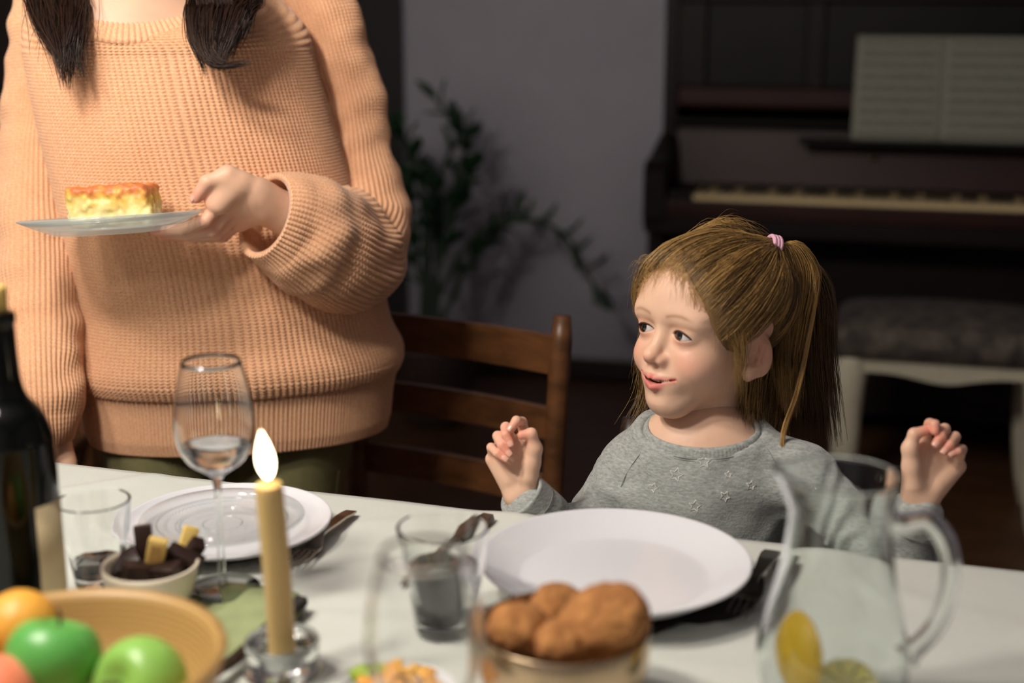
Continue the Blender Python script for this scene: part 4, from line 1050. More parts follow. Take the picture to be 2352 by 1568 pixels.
def skin_mat(name):
    k = NT(name); k.set(Roughness=0.46, Specular_IOR_Level=0.35, Subsurface_Weight=0.22, Subsurface_Radius=(1.0, 0.36, 0.18), Subsurface_Scale=0.006)
    at = k.n('ShaderNodeAttribute', attribute_name='tone')
    tc = k.n('ShaderNodeTexCoord'); nz = k.n('ShaderNodeTexNoise', i_Scale=70.0, i_Detail=4.0); k.l(tc.outputs['Object'], nz.inputs['Vector'])
    hs = k.n('ShaderNodeHueSaturation'); mr = k.n('ShaderNodeMapRange'); mr.inputs['To Min'].default_value = 0.94; mr.inputs['To Max'].default_value = 1.06
    k.l(nz.outputs['Fac'], mr.inputs['Value']); k.l(mr.outputs[0], hs.inputs['Value']); k.l(at.outputs['Color'], hs.inputs['Color']); k.l(hs.outputs[0], k.b.inputs['Base Color'])
    n2 = k.n('ShaderNodeTexNoise', i_Scale=520.0, i_Detail=2.0); k.l(tc.outputs['Object'], n2.inputs['Vector'])
    bp = k.n('ShaderNodeBump', i_Strength=0.08, i_Distance=0.002); k.l(n2.outputs['Fac'], bp.inputs['Height']); k.l(bp.outputs[0], k.b.inputs['Normal'])
    return k.m
M['skin'] = skin_mat('skin')
M['eyewhite'] = pmat('eye_white', srgb(206, 200, 196), 0.12, coat=0.6)
M['iris'] = pmat('eye_iris', srgb(34, 27, 24), 0.1, coat=0.8)
M['pupil'] = pmat('eye_pupil', srgb(8, 7, 7), 0.08, coat=1.0)
M['teeth'] = pmat('teeth', srgb(226, 214, 196), 0.2, coat=0.4)
M['lash'] = pmat('eyelash', srgb(58, 38, 28), 0.7)
M['nail'] = pmat('fingernail', srgb(226, 172, 152), 0.25, coat=0.3)

# ------------------------------------------------------------------ hands
def hand_sdf(J, s, thick):
    """J: wrist, arm, mcp[4], pip[4], dip[4], tip[4], th[4] (world points); s: finger radius"""
    w = np.array(J['wrist']); arm = np.array(J['arm']); nrmv = nrm(J['palm'])           # palm normal (out of the palm)
    def f(P):
        d = None
        wa = nrm(np.array(J['mcp'][0]) - np.array(J['mcp'][3]))
        for i in range(4):
            off = wa * (1.5 - i) / 1.5 * thick['wristw']
            c = cone(P, w + off, np.array(J['mcp'][i]) , thick['wr'], s * 1.36)
            d = c if d is None else smin(d, c, s * 1.5)
        # fleshy pads
        th = J['th']
        c = cone(P, th[0], th[1], s * 1.9, s * 1.5); d = smin(d, c, s * 1.8)
        d = smin(d, cone(P, (np.array(th[0]) + np.array(th[1])) / 2, J['mcp'][0], s * 1.25, s * 1.1), s * 1.5)
        hy = (np.array(J['mcp'][3]) * 0.45 + w * 0.55) + nrmv * s * 0.7
        d = smin(d, cone(P, hy, np.array(J['mcp'][3]) + nrmv * s * 0.2, s * 1.5, s * 1.1), s * 1.6)
        fore = cone(P, w + wa * thick['wristw'] * 0.8, arm + wa * thick['armw'], thick['wr'], thick['ar'])
        fore = smin(fore, cone(P, w - wa * thick['wristw'] * 0.8, arm - wa * thick['armw'], thick['wr'], thick['ar']), s * 2)
        d = smin(d, fore, s * 1.5)
        t1 = cone(P, th[1], th[2], s * 1.42, s * 1.16); t1 = smin(t1, cone(P, th[2], th[3], s * 1.16, s * 0.95), s * 0.5)
        d = smin(d, t1, s * 0.9)
        for a_, b_, r1_, r2_ in J.get('extra', ()): d = smin(d, cone(P, a_, b_, r1_, r2_), s * 1.4)
        for i in range(4):
            k_ = (1.0, 1.02, 0.97, 0.84)[i]
            g = cone(P, J['mcp'][i], J['pip'][i], s * 1.14 * k_, s * 1.04 * k_)
            g = smin(g, cone(P, J['pip'][i], J['dip'][i], s * 1.05 * k_, s * 0.96 * k_), s * 0.3)
            g = smin(g, cone(P, J['dip'][i], J['tip'][i], s * 0.97 * k_, s * 0.84 * k_), s * 0.25)
            d = smin(d, g, s * 0.35)
        return d
    return f
def hand_colors(V, J, s, skin=(226, 186, 160)):
    base = np.array(srgb(*skin)); col = np.tile(base, (len(V), 1)); pink = np.array(srgb(226, 136, 116))
    for T_ in list(J['tip']) + [J['th'][3]]:
        w = 0.62 * np.exp(-(np.linalg.norm(V - np.array(T_), axis=1) / (s * 2.2)) ** 2)[:, None]; col = col * (1 - w) + pink * w
    for T_ in list(J['mcp']) + list(J['pip']):
        w = 0.25 * np.exp(-(np.linalg.norm(V - np.array(T_), axis=1) / (s * 1.6)) ** 2)[:, None]; col = col * (1 - w) + pink * w
    return np.concatenate([col, np.ones((len(V), 1))], 1)
def nails(J, s, parent, which, thumb_dorsal=None):
    for i in which:
        if i == 4: a, t, dors, k_ = np.array(J['th'][2]), np.array(J['th'][3]), np.array(thumb_dorsal), 0.95
        else:
            a, t = np.array(J['dip'][i]), np.array(J['tip'][i]); k_ = (0.84, 0.86, 0.82, 0.71)[i]
            dors = -(np.array(J['mcp'][i]) - (a + t) / 2)
        d = nrm(t - a); dors = nrm(dors - d * np.dot(dors, d)); sd = np.cross(d, dors)
        c = t + dors * s * k_ * 0.70 + d * s * 0.05
        nu, nv = 9, 9; V = []; F = []
        for j in range(nv):
            for q in range(nu):
                a_ = q / (nu - 1) * 2 - 1; b_ = j / (nv - 1) * 2 - 1
                w_ = 0.60 * math.sqrt(max(0, 1 - 0.32 * b_ ** 4)) * (1 - 0.10 * (b_ < -0.5))
                V.append(c + sd * a_ * s * w_ + d * b_ * s * 0.78 + dors * (s * 0.30 * (1 - 0.75 * a_ * a_) - 0.10 * s * b_ * b_))
        m_ = len(V); V += [p - dors * s * 0.22 for p in V]
        for j in range(nv - 1):
            for q in range(nu - 1):
                f_ = (j * nu + q, j * nu + q + 1, (j + 1) * nu + q + 1, (j + 1) * nu + q); F.append(f_); F.append(tuple(m_ + x for x in reversed(f_)))
        rim = list(range(nu)) + [j * nu + nu - 1 for j in range(1, nv)] + [(nv - 1) * nu + i_ for i_ in range(nu - 2, -1, -1)] + [j * nu for j in range(nv - 2, 0, -1)]
        for x, y in zip(rim, rim[1:] + rim[:1]): F.append((y, x, m_ + x, m_ + y))
        mk('fingernail', np.array(V), F, M['nail'], parent)

# strands: bundles of thin three-sided tubes
def strands_mesh(paths, radii):
    """paths (n,m,3), radii (n,m) -> verts, faces (quads)"""
    P = np.asarray(paths, f32); n, m = P.shape[:2]
    T_ = np.gradient(P, axis=1); T_ /= np.linalg.norm(T_, axis=2)[..., None] + 1e-9
    up = np.where(np.abs(T_[..., 2:3]) > 0.9, v3([1, 0, 0]), v3([0, 0, 1])); N_ = np.cross(T_, up); N_ /= np.linalg.norm(N_, axis=2)[..., None] + 1e-9
    N0 = N_[:, :1]; N_ = N_ * np.where((N_ * np.roll(N_, 1, 1)).sum(-1, keepdims=True) < -0.2, 1, 1); B_ = np.cross(T_, N_)
    R = np.asarray(radii, f32)[..., None]
    ring = [P + R * (math.cos(a) * N_ + math.sin(a) * B_) for a in (0.5, 0.5 + 2.094, 0.5 + 4.189)]
    V = np.stack(ring, 2).reshape(-1, 3)
    i = np.arange(n)[:, None, None]; j = np.arange(m - 1)[None, :, None]; e = np.arange(3)[None, None, :]
    b = (i * m + j) * 3; F = np.stack([b + e, b + (e + 1) % 3, b + 3 + (e + 1) % 3, b + 3 + e], -1).reshape(-1, 4)
    return V, F
def hair_mat(name, c1, c2, rough=0.34):
    k = NT(name); k.set(Roughness=rough, Specular_IOR_Level=0.4)
    at = k.n('ShaderNodeAttribute', attribute_name='shade'); cr = k.n('ShaderNodeValToRGB')
    cr.color_ramp.elements[0].color = (*srgb(*c1), 1); cr.color_ramp.elements[1].color = (*srgb(*c2), 1)
    k.l(at.outputs['Fac'], cr.inputs['Fac']); k.l(cr.outputs[0], k.b.inputs['Base Color'])
    return k.m
# ------------------------------------------------------------------ the girl
HA = math.radians(49.0)
hf = np.array([-math.sin(HA), -math.cos(HA), 0]); hl = np.array([math.cos(HA), -math.sin(HA), 0])
HR = np.stack([hf, hl, np.array([0, 0, 1.0])], 1)                 # columns: head axes in the world
def rotv(ax, deg):
    return np.array(Matrix.Rotation(math.radians(deg), 3, Vector(ax)))
HR = rotv(HR[:, 1], -8.0) @ HR
HO = W(1627, 758, 1.60)
def h2w(p): return np.asarray(p, float) @ HR.T + HO
def w2h(p): return (np.asarray(p, float) - HO) @ HR
girl = empty('person', np.array([HO[0], HO[1] + 0.02, 0.434]))
tag(girl, 'young girl in a grey sweater with a side ponytail, hands raised', 'person')

Cc = W(1605, 1130, 1.63)
TR = np.stack([TE, TN, np.array([0, 0, 1.0])], 1)
shR = W(1450, 1086, 1.655); shL = W(1838, 1098, 1.58)           # her right / left shoulder
elR = W(1312, 1265, 1.60); elL = W(2085, 1335, 1.51)
wrR = W(1200, 1142, 1.548); wrL = W(2112, 1150, 1.462)
nk = h2w([(-0.022, 0, -0.128)])[0]
def girl_core(P):
    d = ell(P, Cc + [0, 0, -0.005], (0.104, 0.074, 0.125), TR)
    d = smin(d, ell(P, Cc + TN * 0.012 + [0, 0, -0.16], (0.104, 0.084, 0.15), TR), 0.05)
    for s_, e_, w_ in ((shR, elR, wrR), (shL, elL, wrL)):
        d = smin(d, cone(P, nk + [0, 0, -0.030], s_, 0.038, 0.036), 0.03)
        d = smin(d, cone(P, s_, e_, 0.037, 0.032), 0.022)
    return d
def girl_arms(P):
    d = None
    for e_, w_ in ((elR, wrR), (elL, wrL)):
        c = cone(P, e_, w_ + (e_ - w_) * 0.18, 0.033, 0.027); d = c if d is None else np.minimum(d, c)
    return d
ring_c = W(1612, 983, 1.600); ring_n = nrm(np.array([0, 0, 1.0]) - TN * 0.22 - TE * 0.02)
def girl_sweater(P):
    d = smin(girl_core(P), girl_arms(P), 0.02)
    q = P * f32(1.0)
    d = d + 0.006 * vnoise(q @ v3(TR) * np.array([0.6, 1.0, 1.6], f32), 16) + 0.004 * vnoise(q + 3, 38)
    # folds at the armpits and inner elbows
    for s_, e_ in ((shR, elR), (shL, elL)):
        ax = nrm(e_ - s_); a = (P - v3(s_)) @ v3(ax); w = np.exp(-((a - 0.075) / 0.05) ** 2)
        d = d + 0.0035 * w * np.sin(a * 190 + 14 * vnoise(P, 22)) * np.exp(-(np.maximum(np.abs((P - v3(s_)) @ v3(np.cross(ax, [0, 0, 1]))) - 0.05, 0) / 0.02))
    pl_ = (P - v3(ring_c)) @ v3(ring_n)
    nr = (P - v3(ring_c)); u = nr @ v3(TE); w_ = nr @ v3(np.cross(ring_n, TE)); inner = np.sqrt((u / 0.0665) ** 2 + (w_ / 0.0535) ** 2)
    hole = (inner - 1) * 0.05; hole = np.maximum(hole, -pl_ - 0.005)
    lim_ = pl_ - 0.002 - np.maximum(inner - 1.12, 0) * 0.075
    d = -smin(-d, -lim_, 0.006)
    return ssub(d, hole, 0.003)
V, F = mesh_sdf(girl_sweater, Cc - [0.36, 0.22, 0.30], Cc + [0.36, 0.22, 0.12], 0.0036)
V = relax(V, F, 1)
k = NT('grey_jersey'); k.set(Roughness=0.92, Sheen_Weight=0.25, Sheen_Roughness=0.5)
tc = k.n('ShaderNodeTexCoord'); mp = k.n('ShaderNodeMapping'); mp.inputs['Scale'].default_value = (1, 1, 3.2); k.l(tc.outputs['Object'], mp.inputs[0])
n1 = k.n('ShaderNodeTexNoise', i_Scale=150.0, i_Detail=5.0, i_Roughness=0.7); k.l(mp.outputs[0], n1.inputs['Vector'])
cr = k.n('ShaderNodeValToRGB'); cr.color_ramp.elements[0].position = 0.3; cr.color_ramp.elements[1].position = 0.7; cr.color_ramp.elements[0].color = (*srgb(126, 130, 128), 1); cr.color_ramp.elements[1].color = (*srgb(182, 186, 182), 1)
k.l(n1.outputs['Fac'], cr.inputs['Fac']); k.l(cr.outputs[0], k.b.inputs['Base Color'])
n2 = k.n('ShaderNodeTexNoise', i_Scale=420.0, i_Detail=3.0); k.l(tc.outputs['Object'], n2.inputs['Vector'])
bp = k.n('ShaderNodeBump', i_Strength=0.35, i_Distance=0.0015); k.l(n2.outputs['Fac'], bp.inputs['Height']); k.l(bp.outputs[0], k.b.inputs['Normal']); M['jersey'] = k.m
sw = mk('sweater', V, F, M['jersey'], girl)
# neckband: ribbed double ring
def ring_pts(a, rx, ry, lift=0.0):
    u = TE - ring_n * np.dot(TE, ring_n); u = nrm(u); w_ = np.cross(ring_n, u)
    return ring_c + lift * ring_n + rx * np.cos(a)[:, None] * u + ry * np.sin(a)[:, None] * w_
n = 360; a = np.linspace(0, 2 * math.pi, n, endpoint=False); prof = []
for i, (dr, dz) in enumerate(((0.0115, -0.0215), (0.0085, -0.0095), (0.0058, 0.0), (0.0030, 0.0035), (0.0006, 0.0028), (-0.0008, -0.002), (0.0002, -0.020))):
    rib = 0.00035 * np.sin(a * 90) * (1 if i in (1, 2) else 0)
    P = ring_pts(a, 0.060 + dr, 0.0470 + dr, dz); P = P + (P - ring_c) / np.linalg.norm(P - ring_c, axis=1)[:, None] * rib[:, None]; prof.append(P)
V = np.concatenate(prof); m_ = len(prof); F = np.array([(i * n + j, i * n + (j + 1) % n, ((i + 1) % m_) * n + (j + 1) % n, ((i + 1) % m_) * n + j) for i in range(m_) for j in range(n)])
nb = mk('neckband', V, F[:, ::-1].copy(), M['jersey'], sw)
for dr, dz in ((0.0093, -0.0100), (0.0086, -0.0078)):
    P = ring_pts(np.append(a[::2], a[0]), 0.060 + dr, 0.0470 + dr, dz); mk('seam', *tube(P, 0.0006, 5, caps=False), pmat('seam_thread', srgb(122, 125, 121), 0.9) if 'seam' not in M else M['seam'], sw); M.setdefault('seam', bpy.data.materials['seam_thread'])
def cuff(p0, p1, r0, r1, th, m, parent, name, squash=1.0, up=None, roll=True, n=48, wob=0.0):
    ax = p1 - p0; L = np.linalg.norm(ax); prof = [(0.0, r0 - th), (0.0015, r0 + 0.0006), (0.004, r0 + 0.0003), (L * 0.3, r0 + (r1 - r0) * 0.3), (L * 0.7, r0 + (r1 - r0) * 0.7), (L, r1), (L, r1 - th), (L * 0.5, (r0 + r1) / 2 - th)]
    d = nrm(ax); u = nrm((up if up is not None else np.array([0, 0, 1.0])) - d * np.dot(up if up is not None else np.array([0, 0, 1.0]), d)); w_ = np.cross(d, u)
    V = []; F = []
    for s_, r in prof:
        for j in range(n):
            a_ = 2 * math.pi * j / n; rr = r * (1 + wob * math.sin(3 * a_ + s_ * 60))
            V.append(p0 + d * s_ + (u * math.cos(a_) + w_ * math.sin(a_) * squash) * rr)
    m_ = len(prof)
    for i in range(m_):
        for j in range(n): F.append((i * n + j, ((i + 1) % m_) * n + j, ((i + 1) % m_) * n + (j + 1) % n, i * n + (j + 1) % n))
    return mk(name, np.array(V), F, m, parent)
cR0 = W(1199, 1137, 1.548); cL0 = W(2108, 1170, 1.465)
dR = nrm(elR - cR0 + np.array([0.01, 0.0, 0.004])); dL = nrm(elL - cL0)
cuff(cR0 - dR * 0.004, cR0 + dR * 0.048, 0.0275, 0.0285, 0.0018, M['jersey'], sw, 'cuff', wob=0.025)
cuff(cL0 - dL * 0.002, cL0 + dL * 0.055, 0.0245, 0.0275, 0.0018, M['jersey'], sw, 'cuff', wob=0.025)
for c0_, d_, s_ in ((cR0, dR, 0.018), (cL0, dL, 0.018)):
    a2 = np.linspace(0, 2 * math.pi, 60); u = nrm(np.array([0, 0, 1.0]) - d_ * d_[2]); w_ = np.cross(d_, u)
    P = c0_ + d_ * s_ + 0.0283 * (np.cos(a2)[:, None] * u + np.sin(a2)[:, None] * w_); mk('seam', *tube(P, 0.0006, 5, caps=False), M['seam'], sw)
# printed star outlines on the chest
M['star'] = pmat('star_print', srgb(236, 236, 228), 0.5)
def surf(px, py, f, t0=1.3, it=60):
    d = FWD + RGT * (px - 1176.0) / FPX + UPV * (784.0 - py) / FPX; L = np.linalg.norm(d); d = d / L; p = CAM + d * t0 * L
    for _ in range(it):
        s_ = float(f(p[None].astype(f32))[0]); p = p + d * max(s_, 0) * 0.8
        if s_ < 2e-4: break
    return p
def star(px, py, r, rot):
    pts = []
    for i in range(11):
        rr = r * (1 if i % 2 == 0 else 0.45); a_ = rot + i * math.pi / 5
        pts.append(surf(px + rr * math.sin(a_), py - rr * math.cos(a_), girl_sweater) - FWD * 0.0002)
    mk('star_print', *tube(np.array(pts), 0.0005, 4, caps=False), M['star'], sw)
for px, py, r, rot in ((1553, 1090, 17, 0.3), (1617, 1060, 16, 0.0), (1665, 1140, 13, 0.5), (1596, 1162, 15, 0.2), (1673, 1090, 9, 0.1), (1500, 1120, 12, 0.4), (1725, 1115, 12, 0.2)):
    star(px, py, r, rot)
for pth in (((1498, 1008), (1470, 1042), (1438, 1090), (1414, 1150)), ((1748, 1012), (1772, 1045), (1790, 1085), (1800, 1140))):
    mk('seam', *tube(smooth_path([surf(x, y, girl_sweater) for x, y in pth], 20), 0.0004, 5), M['seam'], sw)
# leggings (under the table)
hipc = Cc + TN * 0.02 + np.array([0, 0, -0.27])
def legs(P):
    d = ell(P, hipc, (0.105, 0.088, 0.07), TR)
    for s_ in (-1, 1):
        h_ = hipc + TE * s_ * 0.055; kn = h_ - TN * 0.22 + [0, 0, -0.012]; an = kn + np.array([0, 0, -0.235]) + TN * 0.02
        d = smin(d, cone(P, h_, kn, 0.055, 0.04), 0.03); d = smin(d, cone(P, kn, an, 0.04, 0.028), 0.015); d = smin(d, cone(P, an, an - TN * 0.09 + [0, 0, -0.02], 0.026, 0.02), 0.015)
    return d
V, F = mesh_sdf(legs, hipc - [0.2, 0.42, 0.33], hipc + [0.2, 0.15, 0.1], 0.007)
mk('leggings', V, F, pmat('leggings_navy', srgb(40, 42, 54), 0.9, var=0.1), girl)

# hands
def J_from(mcp, pip, dip, tip, th, wrist, arm, t0, dm, dp, dd, dt, dth, palm):
    f = lambda L, o: [W(x, y, t0 + (o[i] if isinstance(o, (list, tuple)) else o)) for i, (x, y) in enumerate(L)]
    return dict(mcp=f(mcp, dm), pip=f(pip, dp), dip=f(dip, dd), tip=f(tip, dt), th=f(th, dth), wrist=wrist, arm=arm, palm=palm)
JR = J_from([(1206, 1006), (1177, 1014), (1152, 1030), (1133, 1054)], [(1199, 969), (1162, 981), (1143, 1001), (1128, 1027)], [(1186, 966), (1162, 998), (1153, 1022), (1142, 1041)], [(1174, 984), (1172, 1017), (1168, 1040), (1159, 1053)],
            [(1216, 1092), (1228, 1030), (1220, 996), (1199, 999)], W(1197, 1132, 1.552), cR0 + dR * 0.06, 1.545, 0.008, -0.004, -0.019, -0.021, [-0.003, -0.013, -0.019, -0.020], -FWD)
JL = J_from([(2122, 1014), (2151, 1029), (2178, 1047), (2199, 1070)], [(2136, 973), (2170, 985), (2194, 1003), (2210, 1031)], [(2147, 975), (2162, 1002), (2182, 1020), (2200, 1037)], [(2148, 990), (2150, 1019), (2169, 1036), (2185, 1044)],
            [(2096, 1112), (2090, 1030), (2100, 997), (2126, 988)], W(2113, 1143, 1.463), cL0 + dL * 0.06, 1.458, 0.008, -0.004, -0.018, -0.020, [-0.003, -0.011, -0.014, -0.014], -FWD)
parts = []; tones = []
s_f = 0.0054
for J in (JR, JL):
    f = hand_sdf(J, s_f, dict(wristw=0.0085, wr=0.0105, armw=0.006, ar=0.016))
    allp = np.array(J['mcp'] + J['pip'] + J['dip'] + J['tip'] + J['th'] + [J['wrist'], J['arm']])
    V, F = mesh_sdf(f, allp.min(0) - 0.02, allp.max(0) + 0.02, 0.0010); V = relax(V, F, 1)
    parts.append((V, F)); tones.append(hand_colors(V, J, s_f))
# head and neck, then the trunk under the sweater
Vh, Fh = mesh_sdf(head_sdf, (-0.115, -0.095, -0.155), (0.105, 0.095, 0.125), 0.0010); Vh = relax(Vh, Fh, 2, 0.4)
parts.append((h2w(Vh), Fh)); tones.append(head_colors(Vh))
def trunk(P): return smin(girl_core(P) + 0.011, cone(P, nk + [0, 0, 0.03], nk + [0, 0, -0.06], 0.034, 0.042), 0.02)
V, F = mesh_sdf(trunk, Cc - [0.3, 0.2, 0.3], Cc + [0.3, 0.2, 0.13], 0.006); parts.append((V, F)); tones.append(np.tile([*srgb(226, 186, 160), 1.0], (len(V), 1)))
off = np.cumsum([0] + [len(p[0]) for p in parts])
body = mk('body', np.concatenate([p[0] for p in parts]), np.concatenate([p[1] + o for p, o in zip(parts, off)]), M['skin'], girl, attrs={'tone': ('FLOAT_COLOR', np.concatenate(tones))})
nails(JR, s_f, body, (0, 1, 2, 3)); nails(JL, s_f, body, (1, 2, 3))
# eyes, lashes, teeth
def cap_mesh(c, fw, r, ang, rings=8, n=28, lift=0.0):
    fw = nrm(fw); u = nrm(np.cross(fw, [0, 0, 1.0])); w_ = np.cross(fw, u); V = [c + fw * (r + lift)]; F = []
    for i in range(1, rings + 1):
        p = ang * i / rings
        for j in range(n):
            a_ = 2 * math.pi * j / n; V.append(c + (r + lift) * (fw * math.cos(p) + (u * math.cos(a_) + w_ * math.sin(a_)) * math.sin(p)))
    for j in range(n): F.append((0, 1 + j, 1 + (j + 1) % n))
    for i in range(rings - 1):
        for j in range(n): F.append((1 + i * n + j, 1 + (i + 1) * n + j, 1 + (i + 1) * n + (j + 1) % n, 1 + i * n + (j + 1) % n))
    return np.array(V), F
gz = nrm(np.array([math.cos(math.radians(13)), -math.sin(math.radians(13)), 0.03])) @ HR.T
def make_face(o2w, RR, par, gaze, scl=1.0):
    for s_ in (-1, 1):
        E = EYE * np.array([1, s_, 1]); c = o2w([E])[0]
        V, F = cap_mesh(c, RR[:, 0], EYER * scl * 0.985, math.pi * 0.999, 24, 32); ey = mk('eye', V, F, M['eyewhite'], par)
        mk('iris', *cap_mesh(c, gaze, EYER * scl, 0.50, 6, 28, 0.0001), M['iris'], ey); mk('pupil', *cap_mesh(c, gaze, EYER * scl, 0.24, 4, 24, 0.0003), M['pupil'], ey)
        y = np.linspace(-0.0122, 0.0128, 22); zt = -0.0112 + np.sqrt(np.maximum(0.0161 ** 2 - (y + 0.0005) ** 2, 0)) - 0.06 * y
        x = np.sqrt(np.maximum(0.0147 ** 2 - y ** 2 - zt ** 2, 0))
        P = np.stack([E[0] + x, (EYE[1] + y) * s_, zt], -1); mk('eyelash', *tube(o2w(P), np.interp(np.linspace(0, 1, 22), [0, 0.4, 0.85, 1], [0.0003, 0.0009, 0.0011, 0.0004]) * scl, 6), M['lash'], par)
    for i in range(4):
        y = (i - 1.5) * 0.0048; x = 0.0738 - 30.0 * y * y
        w_ = 0.0022
        V, F = box((-0.0015, -w_, -0.0022), (0.0015, w_, 0.0026), 0.0007, 2); yaw = -math.atan(18.0 * y)
        R3 = np.array([[math.cos(yaw), -math.sin(yaw), 0], [math.sin(yaw), math.cos(yaw), 0], [0, 0, 1]])
        mk('tooth', o2w(V @ R3.T + np.array([x + 0.0012, y, -0.0538 + 8.0 * y * y])), F, M['teeth'], par)
make_face(h2w, HR, girl, gz)

# hair
def scalp(P):
    Q = P.copy(); Q[:, 1] = np.abs(Q[:, 1])
    d = ell(Q, (-0.012, 0, 0.036), (0.091, 0.0725, 0.0675)); d = smin(d, ell(Q, (0.040, 0, 0.036), (0.042, 0.052, 0.040)), 0.03)
    return smin(d, ell(Q, (0.026, 0, -0.018), (0.051, 0.053, 0.066)), 0.03)
HX = [-0.12, -0.09, -0.05, -0.02, 0.0, 0.015, 0.03, 0.045, 0.058, 0.07, 0.085]
HZ = [-0.075, -0.072, -0.062, -0.045, -0.034, -0.018, 0.002, 0.028, 0.052, 0.068, 0.080]
def hmask(P):
    lim = np.interp(P[:, 0], HX, HZ); ay = np.abs(P[:, 1])
    ly = np.interp(ay, [0, 0.010, 0.020, 0.0345, 0.0484, 0.0538, 0.058, 0.062], [0.066, 0.0645, 0.059, 0.046, 0.028, 0.012, -0.007, -0.03])
    w = np.clip((P[:, 0] + 0.002) / 0.02, 0, 1); lim = lim * (1 - w) + ly * w
    return P[:, 2] - lim
tie_w = W(1776, 566, 1.602); tie = w2h(tie_w); hc = np.array([-0.012, 0, 0.036]); tdir = nrm(tie - hc)
def cap_sdf(P):
    m_ = hmask(P); th = 0.0004 + 0.0072 * np.clip(m_ / 0.035, 0, 1) ** 0.7
    d = scalp(P) - th
    d = smin(d, cone(P, tie - tdir * 0.055, tie - tdir * 0.014, 0.030, 0.005), 0.03)
    d = -smin(-d, (m_ - 0.011) * 0.75, 0.003)
    Q = P.copy(); Q[:, 1] = np.abs(Q[:, 1])
    return -smin(-d, ell(Q, (-0.011, 0.072, -0.012), (0.027, 0.032, 0.036)), 0.004)
Vc, Fc = mesh_sdf(cap_sdf, (-0.135, -0.115, -0.09), (0.10, 0.125, 0.145), 0.002); Vc = relax(Vc, Fc, 1)
M['hair_girl'] = hair_mat('girl_hair', (58, 40, 22), (206, 164, 98), 0.34)
rs = np.random.RandomState(21)
M['hair_cap'] = hair_mat('girl_hair_base', (60, 42, 26), (150, 116, 68), 0.75)
hair = mk('hair', h2w(Vc), Fc, M['hair_cap'], girl, attrs={'shade': ('FLOAT', np.clip(0.40 + 0.35 * vnoise(Vc, 60), 0, 1))})
hair['kind'] = 'stuff'
def project(D, off, f):
    r = np.full(len(D), 0.16, f32)
    for _ in range(22): r = r - 0.85 * f((v3(hc) + D * r[:, None]).astype(f32))
    return hc + D * (r + off)[:, None]
def cap_nomask(P):
    m_ = hmask(P); th = 0.0004 + 0.0072 * np.clip(m_ / 0.035, 0, 1) ** 0.7
    return smin(scalp(P) - th, cone(P, tie - tdir * 0.055, tie - tdir * 0.014, 0.030, 0.005), 0.03)
def add_strands(name, paths, rad, shade, taper=0.25, root=0.35):
    n, m = paths.shape[:2]; prof = np.interp(np.linspace(0, 1, m), [0, 0.2, 0.7, 1], [root, 1, 0.9, taper]); R = rad[:, None] * prof[None]
    V, F = strands_mesh(paths, R); sh = np.repeat(shade, m * 3)
    o = mk(name, V, F, M['hair_girl'] if not name.startswith('dark') else M['hair_woman'], hair, attrs={'shade': ('FLOAT', sh)}); o['kind'] = 'stuff'; return o
# A: combed back to the hair tie
D = rs.normal(size=(20000, 3)); D /= np.linalg.norm(D, axis=1)[:, None]
root = project(D.astype(f32), np.zeros(len(D)), scalp)
front_bias = hmask(root.astype(f32))
keep = (ell(np.abs(root * [1, 0, 0]).astype(f32) * 0 + np.stack([root[:, 0], np.abs(root[:, 1]), root[:, 2]], -1).astype(f32), (-0.011, 0.06, -0.012), (0.024, 0.03, 0.034)) > 0) & (front_bias > rs.uniform(-0.003, 0.007, len(D))) & (root[:, 2] > -0.005 + 0.25 * np.maximum(-root[:, 0], 0)); D = D[keep][:8000]; nA = len(D)
m = 13; s = np.linspace(0, 1, m); jit = rs.normal(size=(nA, 3)) * 0.035
paths = np.zeros((nA, m, 3)); ph = rs.rand(nA) * 6.28; lift = 0.0006 + 0.0028 * rs.rand(nA) ** 2
for i, s_ in enumerate(s):
    dd = D * (1 - s_) + tdir * s_ + jit * (math.sin(math.pi * s_) * 0.8)[..., None] if False else D * (1 - s_) + tdir * s_ + jit * math.sin(math.pi * s_) * 0.8
    dd /= np.linalg.norm(dd, axis=1)[:, None]
    p = project(dd.astype(f32), lift * (0.25 + math.sin(math.pi * min(1, s_ * 1.1)) + 0.3 * np.sin(ph + 9 * s_) * s_), cap_nomask)
    w = np.clip((s_ - 0.75) / 0.25, 0, 1) ** 2
    paths[:, i] = p * (1 - w) + (tie - tdir * 0.002 + rs.normal(size=(nA, 3)) * 0.0028) * w
shadeA = np.clip(0.42 + 0.22 * rs.normal(size=nA) + 1.0 * vnoise(D, 8), 0.02, 1)
add_strands('strands', h2w(paths), 0.00018 + 0.00014 * rs.rand(nA), shadeA)
